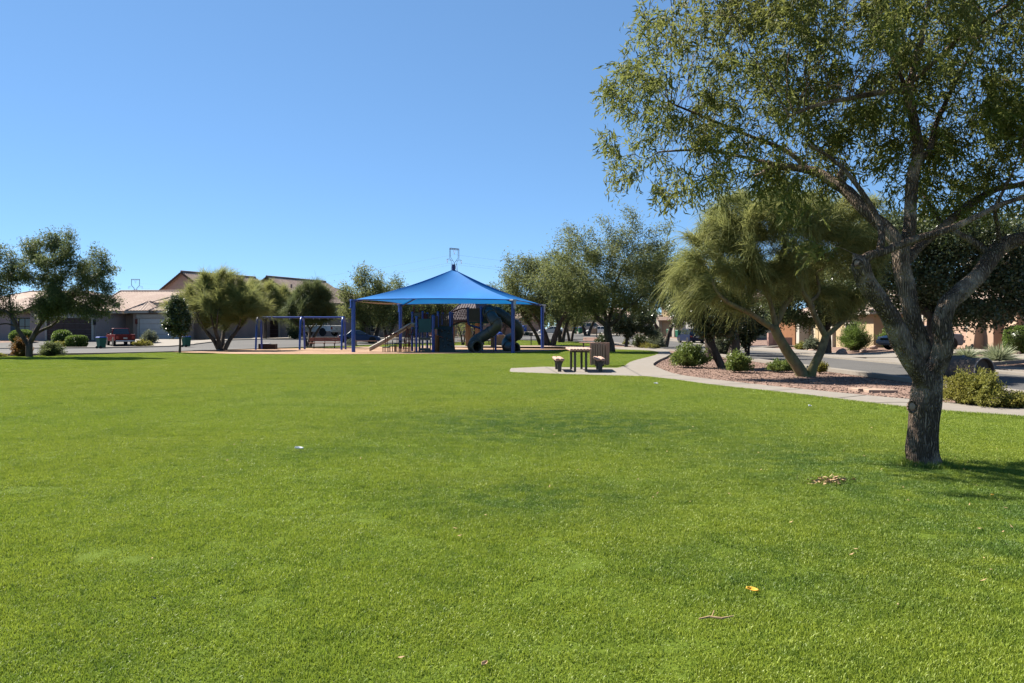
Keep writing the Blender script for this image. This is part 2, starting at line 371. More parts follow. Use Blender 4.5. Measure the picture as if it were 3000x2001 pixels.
# streets
near = [(-90, 45.5), (-60, 46), (-34, 47.5), (-26.5, 49), (-22.4, 54), (-19, 62), (-16.2, 67.5), (-12.4, 77.2), (-5.8, 88.8), (1.2, 96.8), (9.8, 97), (12.4, 92), (12.6, 60), (12.4, 40), (12.5, 25), (12.8, 12), (13.5, -5)]
far_right = [(18.5, -5), (17.6, 15), (17.1, 30), (17.2, 44), (18.2, 60), (20.0, 80), (20.6, 95), (17.2, 111), (13.4, 123), (9.6, 142), (2, 165), (-8, 190)]
far_left = [(-20, 190), (-12, 165), (-1, 142), (4.4, 126), (5.0, 119), (2.0, 115.5), (-6, 113), (-15, 104), (-23.5, 88), (-27, 76), (-30.5, 66), (-37, 62), (-60, 59.5), (-90, 58)]
road = smooth_line(near, 3) + smooth_line(far_right, 3) + smooth_line(far_left, 3)
sheet('street', road, M['asphalt'], 0.006, cell=2.0)
def strip(name, line, w0, w1, m, dz, skirt=0.13):
    """band to the left of a line, from w0 to w1 metres off it"""
    L = [Vector((x, y, 0)) for x, y in line]; A = []; B = []
    for i, p in enumerate(L):
        t = (L[min(i + 1, len(L) - 1)] - L[max(i - 1, 0)]).normalized(); n = Vector((t.y, -t.x, 0))
        A.append(p + n * w0); B.append(p + n * w1)
    vs = []; fs = []
    for a, b in zip(A, B):
        for q, z in ((a, dz - skirt), (a, dz), (b, dz), (b, dz - skirt)):
            vs.append((q.x, q.y, zf(q.x, q.y) + z))
    for i in range(len(A) - 1):
        for k in range(3):
            fs.append((i * 4 + k, i * 4 + 4 + k, i * 4 + 5 + k, i * 4 + 1 + k))
    return tag(MB().add(vs, fs).build(name, m), kind='structure')
fr = smooth_line(far_right, 2); fl = smooth_line(far_left, 2); nr = smooth_line(near, 2)
strip('far_kerb', fr, 0.0, 0.65, M['concrete'], 0.09)
strip('far_sidewalk', fr, 1.5, 3.0, M['concrete'], 0.06)
strip('left_kerb', fl, 0.0, 0.6, M['concrete'], 0.09)
strip('left_sidewalk', fl, 0.9, 2.6, M['concrete'], 0.06)
strip('near_kerb', nr[::-1], -0.4, 0.0, M['concrete'], 0.08)
strip('corner_kerb', [(5.2, 97.2), (9.8, 97.3)], -0.4, 0.0, M['concrete'], 0.075) if False else None
def slab(name, pts, m=None, dz=0.075): return sheet(name, pts, m or M['concrete'], dz, cell=2.0, skirt=0.15)
slab('driveway', [(17.7, 41.2), (17.7, 46.8), (27.4, 46.9), (27.4, 41.6)], dz=0.085)
slab('driveway', [(17.5, 33.6), (17.5, 37.2), (28.4, 38.2), (28.4, 35.2)], dz=0.085)
slab('driveway', [(19.3, 68.6), (19.8, 75.6), (27.2, 76.5), (27.2, 70.2)], dz=0.085)
slab('driveway', [(14.7, 121.6), (12.6, 129.5), (22, 134), (24, 127)], dz=0.085)
slab('driveway', [(-31.4, 66.6), (-28.4, 70.2), (-33.5, 80.5), (-38.6, 78.5)], dz=0.085)
slab('driveway', [(-27.4, 78.2), (-25.6, 83.4), (-31, 91.5), (-35.5, 88)], dz=0.085)
slab('driveway', [(-20.9, 93.2), (-17.6, 99.8), (-24.5, 109), (-29.5, 103)], dz=0.085)
slab('driveway', [(9.3, 143.5), (7.4, 149.8), (15, 156), (17, 149)], dz=0.085)
slab('driveway_apron', [(-8.2, 110.6), (0.2, 113.6), (-2.5, 119.5), (-10, 117)], dz=0.085)

# ------------------------------------------------------------------ grass: one carpet of blades, clumps scattered over the lawn
def joints():
    mb = MB(); L = 0.0; outer = [Vector((x, y, 0)) for x, y in po_]; inner = [Vector((x, y, 0)) for x, y in pi_ + pad[1:] + pl_]
    for i in range(2, len(outer) - 1):
        L += (outer[i] - outer[i - 1]).length
        if L < 1.9: continue
        L = 0; a = outer[i]; b = min(inner, key=lambda q: (q - a).length)
        if (b - a).length > 3: continue
        d = (b - a).normalized(); n = Vector((-d.y, d.x, 0)) * .02; z = Vector((0, 0, .0385))
        mb.add([a - n + z, b - n + z, b + n + z, a + n + z], [(0, 1, 2, 3)])
    for a, b in ((at(1637, 1098.6), at(1598, 1077)), (at(1880, 1105), at(1829, 1076))):
        d = (b - a).normalized(); n = Vector((-d.y, d.x, 0)) * .014; z = Vector((0, 0, .0385)); mb.add([a - n + z, b - n + z, b + n + z, a + n + z], [(0, 1, 2, 3)])
    tag(mb.build('path_joint_line', M['bronze']), kind='structure')
joints()
def pebbles():
    rng = np.random.default_rng(77); n = 15000; x = rng.uniform(3.5, 13, n); y = rng.uniform(13, 48, n); bed = path_out_bed
    ok = np.array([in_poly(a, b, bed) for a, b in zip(x, y)]); x = x[ok]; y = y[ok]; n = len(x)
    base = np.array([(1, 0, 0), (0, 1, 0), (-1, 0, 0), (0, -1, 0), (0, 0, .7), (0, 0, -.5)], float)
    s = (0.014 + 0.030 * rng.random(n) ** 2)[:, None, None]; V = (base[None] * (1 + .5 * rng.normal(0, .5, (n, 6, 1)))) * s
    V = V + np.stack([x, y, np.array([zf(a, b) for a, b in zip(x, y)]) - .055], 1)[:, None]
    t = np.array([(0, 1, 4), (1, 2, 4), (2, 3, 4), (3, 0, 4), (1, 0, 5), (2, 1, 5), (3, 2, 5), (0, 3, 5)])
    o = np_mesh('gravel_pebbles', V.reshape(-1, 3), (np.arange(n)[:, None, None] * 6 + t[None]).reshape(-1, 3), leafmat('pebble', (0.345, 0.23, 0.18), (0.11, 0.074, 0.058), 0.0, 0.9, 0.1))
    tag(o, 'loose pinkish gravel stones covering the planting bed', 'gravel', kind='stuff')
path_out_bed = [p for p in po_ if p[1] > 10] + [(8.6, 66), (12.0, 60), (12.0, 25), (12.4, 12)]
pebbles()
def grassmat():
    m, nt, out = _new('grass_blade')
    g = nt.nodes.new('ShaderNodeNewGeometry'); pos = g.outputs['Position']
    col = mixcol(nt, g.outputs['Random Per Island'], (0.158, 0.225, 0.018), (0.289, 0.348, 0.048))
    # patches of darker, lusher rye grass; and straw in the thatch
    n1 = ramp(nt, noise_tex(nt, 0.7, 7, pos, 0.72), 0.49, 0.62)
    n3 = ramp(nt, noise_tex(nt, 0.11, 3, pos), 0.42, 0.66)
    mm = nt.nodes.new('ShaderNodeMath'); mm.operation = 'MULTIPLY'; nt.links.new(n1, mm.inputs[0]); mm.inputs[1].default_value = 0.38
    col = mixcol(nt, mm.outputs[0], col, (0.092, 0.166, 0.020))
    mx3 = nt.nodes.new('ShaderNodeMath'); mx3.operation = 'MULTIPLY'; nt.links.new(n3, mx3.inputs[0]); mx3.inputs[1].default_value = 0.45
    col = mixcol(nt, mx3.outputs[0], col, (0.277, 0.300, 0.035))
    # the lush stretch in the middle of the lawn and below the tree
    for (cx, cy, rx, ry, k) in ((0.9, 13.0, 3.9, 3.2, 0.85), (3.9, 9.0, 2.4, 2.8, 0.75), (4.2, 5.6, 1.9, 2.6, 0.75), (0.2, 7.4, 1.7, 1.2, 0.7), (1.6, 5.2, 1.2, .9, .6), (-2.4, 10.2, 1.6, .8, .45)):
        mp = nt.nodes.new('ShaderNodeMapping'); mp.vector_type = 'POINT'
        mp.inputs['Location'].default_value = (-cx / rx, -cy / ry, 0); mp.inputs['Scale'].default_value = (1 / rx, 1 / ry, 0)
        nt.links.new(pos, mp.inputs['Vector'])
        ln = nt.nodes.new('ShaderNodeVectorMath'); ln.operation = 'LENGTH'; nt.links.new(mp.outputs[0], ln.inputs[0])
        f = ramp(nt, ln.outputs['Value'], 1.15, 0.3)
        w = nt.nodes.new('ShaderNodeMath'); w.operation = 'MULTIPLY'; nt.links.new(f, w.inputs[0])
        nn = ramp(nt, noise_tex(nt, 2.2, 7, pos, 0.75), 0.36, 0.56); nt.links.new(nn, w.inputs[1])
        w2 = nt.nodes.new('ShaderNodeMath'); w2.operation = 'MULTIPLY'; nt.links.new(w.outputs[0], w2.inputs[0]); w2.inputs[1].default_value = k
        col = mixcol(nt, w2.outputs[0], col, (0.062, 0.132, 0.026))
    tf = nt.nodes.new('ShaderNodeMath'); tf.operation = 'MULTIPLY'; nt.links.new(ramp(nt, noise_tex(nt, 5.5, 4, pos, 0.7), 0.50, 0.72), tf.inputs[0]); tf.inputs[1].default_value = 0.55
    col = mixcol(nt, tf.outputs[0], col, (0.060, 0.127, 0.017))
    straw = ramp(nt, noise_tex(nt, 1.3, 6, pos, 0.7), 0.63, 0.78)
    sm = nt.nodes.new('ShaderNodeMath'); sm.operation = 'MULTIPLY'; nt.links.new(straw, sm.inputs[0]); sm.inputs[1].default_value = 0.4
    col = mixcol(nt, sm.outputs[0], col, (0.354, 0.323, 0.092))
    p = nt.nodes.new('ShaderNodeBsdfPrincipled'); p.inputs['Roughness'].default_value = 0.5; p.inputs['Specular IOR Level'].default_value = 0.3
    t = nt.nodes.new('ShaderNodeBsdfTranslucent')
    nt.links.new(col, p.inputs['Base Color']); nt.links.new(col, t.inputs['Color'])
    mx = nt.nodes.new('ShaderNodeMixShader'); mx.inputs[0].default_value = 0.35
    nt.links.new(p.outputs[0], mx.inputs[1]); nt.links.new(t.outputs[0], mx.inputs[2]); nt.links.new(mx.outputs[0], out.inputs[0])
    return m
def grass():
    gm = grassmat(); coll = bpy.data.collections.new('grass_clumps')
    for k in range(4):
        rng = np.random.default_rng(50 + k); n = 9000; rad = 0.62
        r = rad * np.sqrt(rng.random(n)); a = rng.random(n) * 2 * np.pi
        x = r * np.cos(a); y = r * np.sin(a)
        cl = np.array([mnoise.noise(Vector((px * 5 + k * 9, py * 5, 0))) for px, py in zip(x, y)])
        h = (0.015 + 0.012 * rng.random(n)) * (1 + 0.7 * cl); w = 0.0017 + 0.0012 * rng.random(n)
        yaw = rng.random(n) * 2 * np.pi; lean = np.clip(rng.normal(0.55, 0.35, n), 0, 1.3); la = rng.random(n) * 2 * np.pi
        sx = np.cos(yaw); sy = np.sin(yaw)
        dx = np.cos(la) * np.sin(lean); dy = np.sin(la) * np.sin(lean); dzv = np.cos(lean)
        B = np.stack([x, y, np.full(n, -0.004)], 1); Sd = np.stack([sx, sy, 0 * sx], 1)
        mid = B + np.stack([dx * 0.3, dy * 0.3, 0.55 + 0 * dx], 1) * h[:, None]
        tip = B + np.stack([dx, dy, 0.45 + 0.55 * dzv], 1) * h[:, None]
        V = np.stack([B - Sd * w[:, None], B + Sd * w[:, None], mid + Sd * w[:, None] * 0.9, mid - Sd * w[:, None] * 0.9, tip], 1).reshape(-1, 3)
        i = np.arange(n) * 5
        Q = np.concatenate([np.stack([i, i + 1, i + 2], 1), np.stack([i, i + 2, i + 3], 1), np.stack([i + 3, i + 2, i + 4], 1)])
        o = np_mesh('grass_clump', V, Q, gm); COL.objects.unlink(o); coll.objects.link(o)
    rng = random.Random(3); pts = []; st = 0.62
    paths = [path_poly, back_walk, play]
    y = 2.2
    while y < 99:
        s = st if y < 30 else 0.72
        hw = y * 0.70 + 2.5; x = -hw
        while x < min(hw, 26):
            px = x + rng.uniform(-0.2, 0.2); py = y + rng.uniform(-0.2, 0.2)
            x += s
            e = 0.42 if y < 60 else 0.8
            ok = True
            for (ex, ey) in ((0, 0), (e, 0), (-e, 0), (0, e), (0, -e)):
                if not in_poly(px + ex, py + ey, lawn): ok = False; break
            if ok:
                for pp in paths:
                    for (ex, ey) in ((0, 0), (e, 0), (-e, 0), (0, e), (0, -e)):
                        if in_poly(px + ex, py + ey, pp): ok = False; break
                    if not ok: break
            if ok: pts.append((px, py, zf(px, py)))
        y += s
    me = bpy.data.meshes.new('grass'); me.from_pydata(pts, [], []); me.materials.append(gm)
    o = bpy.data.objects.new('grass', me); COL.objects.link(o)
    tag(o, 'short mown green lawn grass of the park', 'grass', kind='stuff')
    ng = bpy.data.node_groups.new('scatter_grass', 'GeometryNodeTree')
    ng.interface.new_socket('Geometry', in_out='INPUT', socket_type='NodeSocketGeometry')
    ng.interface.new_socket('Geometry', in_out='OUTPUT', socket_type='NodeSocketGeometry')
    gi = ng.nodes.new('NodeGroupInput'); go = ng.nodes.new('NodeGroupOutput')
    ip = ng.nodes.new('GeometryNodeInstanceOnPoints'); ci = ng.nodes.new('GeometryNodeCollectionInfo')
    ci.inputs['Collection'].default_value = coll; ci.inputs['Separate Children'].default_value = True; ci.inputs['Reset Children'].default_value = True
    rv = ng.nodes.new('FunctionNodeRandomValue'); rv.data_type = 'FLOAT_VECTOR'
    rv.inputs[0].default_value = (-0.02, -0.02, 0); rv.inputs[1].default_value = (0.02, 0.02, 6.283)
    sv = ng.nodes.new('FunctionNodeRandomValue'); sv.data_type = 'FLOAT_VECTOR'
    sv.inputs[0].default_value = (1, 1, 0.8); sv.inputs[1].default_value = (1, 1, 1.2)
    ip.inputs['Pick Instance'].default_value = True
    L = ng.links
    L.new(gi.outputs[0], ip.inputs['Points']); L.new(ci.outputs[0], ip.inputs['Instance'])
    L.new(rv.outputs[0], ip.inputs['Rotation']); L.new(sv.outputs[0], ip.inputs['Scale']); L.new(ip.outputs[0], go.inputs[0])
    md = o.modifiers.new('scatter', 'NODES'); md.node_group = ng
    return gm
GM = grass()
def edge_blades():
    """longer grass at the path edge and round the foot of the big tree, where the mower does not reach"""
    rng = np.random.default_rng(31); P = []
    line = [Vector((x, y, 0)) for x, y in pi_ + pad[1:] + pl_[1:] if y > 8]
    for a, b in zip(line[:-1], line[1:]):
        L = (b - a).length; t = (b - a).normalized(); nrm = Vector((t.y, -t.x, 0)); m = (a + b) / 2 + nrm * .15
        if in_poly(m.x, m.y, path_poly): nrm = -nrm
        k = int(L * 1500)
        u = rng.random(k); o = np.abs(rng.normal(0, .17, k)) - .025 - .03 * rng.random(k) ** 3
        P.append(np.stack([a.x + t.x * L * u + nrm.x * o, a.y + t.y * L * u + nrm.y * o, np.full(k, .012), np.where(o < .08, 1.5, 1.0)], 1))
    tb = at(2714, 1364); k = 1500; an = rng.random(k) * 2 * np.pi; r = .17 + np.abs(rng.normal(0, .09, k))
    P.append(np.stack([tb.x + r * np.cos(an), tb.y + r * np.sin(an), np.zeros(k), 1.6 + 1.2 * rng.random(k)], 1))
    P = np.concatenate(P); n = len(P); h = (.022 + .018 * rng.random(n)) * P[:, 3]; w = .0018 + .0012 * rng.random(n)
    yaw = rng.random(n) * 2 * np.pi; la = rng.random(n) * 2 * np.pi; ln = np.clip(rng.normal(.5, .3, n), 0, 1.2)
    B_ = P[:, :3]; Sd = np.stack([np.cos(yaw), np.sin(yaw), 0 * yaw], 1) * w[:, None]
    tip = B_ + np.stack([np.cos(la) * np.sin(ln), np.sin(la) * np.sin(ln), .45 + .55 * np.cos(ln)], 1) * h[:, None]; mid = B_ * .45 + tip * .55 + np.array([0, 0, .1]) * h[:, None]
    V = np.stack([B_ - Sd, B_ + Sd, mid + Sd, mid - Sd, tip], 1).reshape(-1, 3); i = np.arange(n) * 5
    Q = np.concatenate([np.stack([i, i + 1, i + 2], 1), np.stack([i, i + 2, i + 3], 1), np.stack([i + 3, i + 2, i + 4], 1)])
    o = np_mesh('edge_grass', V, Q, GM); tag(o, 'unmown longer grass along the path edge and round the tree foot', 'grass', kind='stuff')
edge_blades()
# ------------------------------------------------------------------ trees
def catmull(pts, rad, step):
    P = [np.array(p, float) for p in pts]; out = []; ro = []
    for i in range(len(P) - 1):
        p0, p1, p2, p3 = P[max(i - 1, 0)], P[i], P[i + 1], P[min(i + 2, len(P) - 1)]
        k = max(1, int(round(np.linalg.norm(p2 - p1) / step)))
        for j in range(k):
            t = j / k
            out.append(0.5 * ((2 * p1) + (p2 - p0) * t + (2 * p0 - 5 * p1 + 4 * p2 - p3) * t * t + (3 * p1 - p0 - 3 * p2 + p3) * t ** 3))
            ro.append(rad[i] + (rad[i + 1] - rad[i]) * t)
    out.append(P[-1]); ro.append(rad[-1])
    return out, ro
class Skel:
    """branch skeleton: given limbs, then space colonisation into the crown"""
    def __init__(s, seed): s.rng = np.random.default_rng(seed); s.pos = []; s.par = []; s.rad = []; s.ninit = 0
    def limb(s, pts, rad, step, parent=None):
        """polyline limb; joins the nearest existing node when it is not the first. Returns node indices"""
        q, r = catmull(pts, rad, step); idx = []
        if s.pos and parent is None:
            d = [np.linalg.norm(q[0] - p) for p in s.pos]; parent = int(np.argmin(d))
        last = -1 if parent is None else parent
        if last >= 0 and np.linalg.norm(q[0] - s.pos[last]) < 0.02: q, r = q[1:], r[1:]
        for k, (p, rr) in enumerate(zip(q, r)):
            s.pos.append(np.array(p, float)); s.par.append(last); s.rad.append(rr); last = len(s.pos) - 1; idx.append(last)
        return idx
    def grow(s, attr, step, kill, infl=50.0, iters=90, grav=0.0, jit=0.25, maxn=9000, start_from=0.0):
        rng = s.rng; s.ninit = len(s.pos)
        MAX = maxn + s.ninit + 2000
        pos = np.zeros((MAX, 3)); pos[:s.ninit] = s.pos; par = np.full(MAX, -1); par[:s.ninit] = s.par
        n = s.ninit; attr = np.asarray(attr, float); A = len(attr)
        use = np.arange(n)[np.array([p[2] >= start_from for p in s.pos])]
        D = np.linalg.norm(attr[:, None] - pos[None, use], axis=2); na = use[D.argmin(1)]; nd = D.min(1)
        alive = nd > kill * 0.5; nch = np.zeros(MAX, int); lastc = np.full((MAX, 3), 1e9)
        for it in range(iters):
            act = alive & (nd < infl)
            if not act.any() or n > maxn: break
            ia = na[act]; v = attr[act] - pos[ia]; v /= np.maximum(np.linalg.norm(v, axis=1, keepdims=True), 1e-9)
            u, inv = np.unique(ia, return_inverse=True); d = np.zeros((len(u), 3)); np.add.at(d, inv, v)
            d /= np.maximum(np.linalg.norm(d, axis=1, keepdims=True), 1e-9)
            d += rng.normal(0, jit, d.shape); d[:, 2] += grav; d /= np.maximum(np.linalg.norm(d, axis=1, keepdims=True), 1e-9)
            newp = pos[u] + d * step
            ok = (nch[u] < 3) & (np.linalg.norm(newp - lastc[u], axis=1) > step * 0.35)
            u = u[ok]; newp = newp[ok]; k = len(u)
            if k == 0: 
                jit += 0.15
                if jit > 1.2: break
                continue
            pos[n:n + k] = newp; par[n:n + k] = u; nch[u] += 1; lastc[u] = newp
            al = np.where(alive)[0]
            D = np.linalg.norm(attr[al][:, None] - newp[None], axis=2); mi = D.argmin(1); md = D.min(1)
            better = md < nd[al]; na[al[better]] = n + mi[better]; nd[al[better]] = md[better]
            alive[al] = nd[al] > kill
            n += k
        s.P = pos[:n].copy(); s.Q = par[:n].copy(); s.n = n
    def radii(s, r0, p=2.3):
        n = s.n; acc = np.zeros(n); s.h = np.zeros(n, int); r = np.zeros(n)
        kids = [[] for _ in range(n)]
        for i in range(n):
            if s.Q[i] >= 0: kids[s.Q[i]].append(i)
        for i in range(n - 1, -1, -1):
            a = acc[i] if acc[i] > 0 else r0 ** p
            r[i] = a ** (1 / p)
            if i < s.ninit: r[i] = s.rad[i]
            if s.Q[i] >= 0:
                acc[s.Q[i]] += r[i] ** p; s.h[s.Q[i]] = max(s.h[s.Q[i]], s.h[i] + 1)
        for i in range(n):
            if i >= s.ninit and s.Q[i] >= 0: r[i] = min(r[i], r[s.Q[i]] * 0.96)
        s.r = r; s.kids = kids
    def mesh(s, name, m, parent, rough=0.0, minr=0.0, sides=(3, 5, 7, 10)):
        V = []; Fc = []; P = s.P; r = s.r
        done = np.zeros(s.n, bool); starts = [i for i in range(s.n) if s.Q[i] < 0]
        stack = [(i, -1) for i in starts]
        while stack:
            i, pj = stack.pop()
            ch = [] if pj < 0 else [pj]
            c = i
            while True:
                ch.append(c); k = s.kids[c]
                if not k: break
                k = sorted(k, key=lambda q: (-(q == c + 1 and q < s.ninit), -r[q]))
                for o in k[1:]: stack.append((o, c))
                c = k[0]
            pts = P[ch]; rr = r[ch].copy()
            if pj >= 0: rr[0] = min(rr[0], rr[1] * 1.25)
            mx = rr.max()
            if mx < minr: continue
            ns = sides[0] if mx < 0.012 else sides[1] if mx < 0.04 else sides[2] if mx < 0.09 else sides[3]
            o = len(V); K = len(pts)
            if K < 2: continue
            tg = np.gradient(pts, axis=0); tg /= np.maximum(np.linalg.norm(tg, axis=1, keepdims=True), 1e-9)
            u = np.cross(tg[0], (0, 0, 1) if abs(tg[0][2]) < 0.9 else (1, 0, 0)); u /= np.linalg.norm(u)
            an = 2 * np.pi * np.arange(ns) / ns; ca = np.cos(an)[:, None]; sa = np.sin(an)[:, None]
            for q in range(K):
                t = tg[q]; u = u - t * u.dot(t); u /= max(np.linalg.norm(u), 1e-9); w = np.cross(t, u)
                ring = (ca * u + sa * w)
                if rr[q] > 0.10 and ns >= 20:
                    zz = pts[q][2]; an_ = np.arctan2(ring[:, 1], ring[:, 0])
                    ring = ring * (1 + 0.05 * np.cos(2 * an_ + 1.9 * zz + 0.4) - 0.26 * np.exp(-((((an_ + 1.45 - .55 * (zz - .5)) + np.pi) % (2 * np.pi) - np.pi) / .27) ** 2) * (zz < 1.45) + 0.05 * np.cos(5 * an_ - 2.2 * zz) + 0.03 * np.cos(9 * an_ + 3 * zz))[:, None]
                if rough and rr[q] > 0.03:
                    k = np.array([1 + rough * mnoise.noise(Vector(pts[q] * 2.2 + ring[j] * 1.3)) + 0.6 * rough * mnoise.noise(Vector(pts[q] * Vector((1, 1, 0.35)).to_tuple() * 9 + ring[j] * 2.6)) for j in range(ns)])[:, None]
                    ring = ring * k
                V.extend((pts[q] + ring * rr[q]).tolist())
            for q in range(K - 1):
                for j in range(ns):
                    a = o + q * ns + j; b = o + q * ns + (j + 1) % ns
                    Fc.append((a, b, b + ns, a + ns))
        return np_mesh(name, V, Fc, m, parent, smooth=True)
    def anchors(s, count, hmax, sigma):
        rng = s.rng
        c = np.array([i for i in range(s.ninit, s.n) if s.h[i] <= hmax and s.Q[i] >= 0])
        i = rng.choice(c, count); t = rng.random(count)[:, None]
        p = s.P[s.Q[i]] * (1 - t) + s.P[i] * t
        d = s.P[i] - s.P[s.Q[i]]; d /= np.maximum(np.linalg.norm(d, axis=1, keepdims=True), 1e-9)
        return p + rng.normal(0, sigma, p.shape), d
def unit(a): return a / np.maximum(np.linalg.norm(a, axis=1, keepdims=True), 1e-9)
def leaf_mesh(name, p, d, L, W, m, parent, rng, bend=0.25, kind='kite', flat=0.0):
    """many separate leaves: kite (one quad) or blade (two bent quads)"""
    n = len(p); d = unit(d); ref = rng.normal(0, 1, (n, 3)); ref[:, 2] += flat * 4
    sd = unit(np.cross(d, ref)); nm = np.cross(sd, d)
    L = (L * (0.65 + 0.7 * rng.random(n)))[:, None]; W = (W * (0.7 + 0.6 * rng.random(n)))[:, None]
    if kind == 'kite':
        V = np.stack([p, p + d * L * 0.45 + sd * W, p + d * L + nm * L * bend * 0.5, p + d * L * 0.45 - sd * W], 1).reshape(-1, 3)
        i = np.arange(n) * 4; Q = np.stack([i, i + 1, i + 2, i + 3], 1)
    else:
        V = np.stack([p - sd * W * 0.25, p + sd * W * 0.25, p + d * L * 0.5 + sd * W + nm * L * bend * .3, p + d * L * 0.5 - sd * W + nm * L * bend * .3,
                      p + d * L + sd * W * 0.22 - nm * L * bend * .3, p + d * L - sd * W * 0.22 - nm * L * bend * .3], 1).reshape(-1, 3)
        i = np.arange(n) * 6; Q = np.concatenate([np.stack([i, i + 1, i + 2, i + 3], 1), np.stack([i + 3, i + 2, i + 4, i + 5], 1)])
    return np_mesh(name, V, Q, m, parent)
def strand_mesh(name, p, d, L, w, m, parent, rng, droop=0.6, k=3):
    """thin drooping green twigs, each a narrow bent ribbon"""
    n = len(p); d = unit(d); L = (L * (0.5 + rng.random(n)))[:, None]; dr = (droop * (0.6 + 0.8 * rng.random(n)))[:, None]
    ref = rng.normal(0, 1, (n, 3)); sd = unit(np.cross(d, ref)); rows = []
    for j in range(k + 1):
        t = j / k; c = p + d * L * t + np.array([0, 0, -1.0]) * L * dr * t * t
        ww = w * (1.0 - 0.65 * t); rows += [c - sd * ww, c + sd * ww]
    V = np.stack(rows, 1).reshape(-1, 3); i = np.arange(n) * (2 * k + 2)
    Q = np.concatenate([np.stack([i + 2 * j, i + 2 * j + 1, i + 2 * j + 3, i + 2 * j + 2], 1) for j in range(k)])
    return np_mesh(name, V, Q, m, parent)
def blob_points(blobs, n, rng, shell=2.4):
    v = np.array([b[3] * b[4] * b[5] for b in blobs]); v = v / v.sum(); k = rng.choice(len(blobs), n, p=v)
    B = np.array(blobs)[k]; u = unit(rng.normal(0, 1, (n, 3))); r = rng.random(n)[:, None] ** (1 / shell)
    return B[:, :3] + u * r * B[:, 3:6]
TREES = 'trees around the park'
def px_blobs(base, d, blobs):
    """crown outline in photo pixels (x, y, half width, half height[, depth offset, depth radius]) -> local metres"""
    s = d / F; out = []
    for b in blobs:
        x, y, rx, ry = b[:4]; dd = b[4] if len(b) > 4 else 0.0; k = (d + dd) / F
        rd = b[5] if len(b) > 5 else rx * s * 0.9
        out.append(((x - CX) * k - base.x, dd, EYE - (y - HY) * k - base.z, rx * k, rd, ry * k))
    return out
def auto_limbs(sk, rng, stems, hf, spread, r, step, lean=(0, 0)):
    """stems from the ground, each forking once"""
    for k in range(stems):
        a = 2 * math.pi * (k + rng.uniform(-0.3, 0.3)) / stems + rng.uniform(0, 0.6); ca, sa = math.cos(a), math.sin(a)
        rr = r / math.sqrt(stems) * 1.15
        b = (ca * rr * 0.7 * (stems > 1), sa * rr * 0.7 * (stems > 1), -0.15)
        m1 = (b[0] + ca * spread * 0.35 + lean[0] * 0.4, b[1] + sa * spread * 0.35 + lean[1] * .4, hf * 0.5)
        m2 = (b[0] + ca * spread * (0.8 if stems > 1 else 0.3) + lean[0], b[1] + sa * spread * (0.8 if stems > 1 else .3) + lean[1], hf)
        par = None if not sk.pos else -1
        ids = sk.limb([b, m1, m2], [rr * 1.15, rr * 0.9, rr * 0.75], step, parent=-1 if sk.pos else None)
        for q in range(2 if stems > 1 else 3):
            a2 = a + (rng.uniform(-1.0, 1.0) if stems > 1 else q * 2.1 + rng.uniform(-.4, .4)); L = hf * rng.uniform(0.7, 1.1)
            e1 = (m2[0] + math.cos(a2) * L * 0.4, m2[1] + math.sin(a2) * L * 0.4, m2[2] + L * 0.45)
            e2 = (m2[0] + math.cos(a2) * L * 0.7, m2[1] + math.sin(a2) * L * 0.7, m2[2] + L * 1.0)
            sk.limb([m2, e1, e2], [rr * 0.6, rr * 0.42, rr * 0.25], step, parent=ids[-1])
def tree(label, base, d, blobs, kind, seed, limbs=None, stems=2, hf=1.6, spread=0.7, r=0.2, nattr=420, step=0.34, kill=0.55,
         nleaf=14000, bark='bark_dark', leaf=None, name='feathery_tree', cat='tree', group=TREES, lean=(0, 0), llen=None, lw=None, hmax=5, sig=None, droop=0.35, cscale=1.0):
    rng = np.random.default_rng(seed); pr = random.Random(seed)
    root = thing(name, label, cat, base, 0, group); sk = Skel(seed)
    if limbs: 
        for j, (pts, rad) in enumerate(limbs): sk.limb([(p[0], p[1], p[2]) for p in pts], rad, step * 0.6)
    else: auto_limbs(sk, pr, stems, hf, spread, r, step * 0.6, lean)
    B = px_blobs(base, d, blobs); A = blob_points(B, nattr, rng)
    if kind == 'fern' and nattr > 200:      # loose shoots standing out of the crown
        for q in range(int(8 + nattr / 90)):
            bb = B[rng.integers(0, len(B))]; u = rng.normal(0, 1, 3); u[2] = abs(u[2]) * 1.2 + .15; u /= np.linalg.norm(u)
            c = np.array(bb[:3]) + u * np.array(bb[3:6]); ln = bb[5] * rng.uniform(.35, .8)
            A = np.concatenate([A, c + u * np.linspace(0, ln, 5)[:, None] + rng.normal(0, step * .12, (5, 3))])
    sk.grow(A, step, kill, start_from=0.25 * min(b[2] - b[5] for b in B))
    sk.radii(0.006 * cscale * max(1, d / 40)); sk.mesh('trunk', M[bark], root, rough=0.10)
    if kind == 'fern':
        p, dd = sk.anchors(int(nleaf * 1.25), hmax + 1, sig or step * 0.75); dd = unit(dd) * 0.6 + rng.normal(0, 0.7, dd.shape); dd[:, 2] -= droop
        leaf_mesh('crown', p, dd, llen or 0.17, lw or 0.026, M[leaf or 'lf_mesq'], root, rng)
    elif kind == 'verde':
        p, dd = sk.anchors(nleaf, hmax, sig or step * 0.35); dd = unit(dd) * 0.9 + rng.normal(0, 0.45, dd.shape); dd[:, 2] += 0.38
        strand_mesh('crown', p, dd, llen or 0.7, lw or 0.007, M[leaf or 'lf_verde'], root, rng, droop=droop)
    else:
        p, dd = sk.anchors(nleaf, hmax, sig or step * 0.45); dd = unit(dd) * 0.5 + rng.normal(0, 0.8, dd.shape)
        leaf_mesh('crown', p, dd, llen or 0.085, lw or 0.024, M[leaf or 'lf_oak'], root, rng, bend=0.4)
    return root
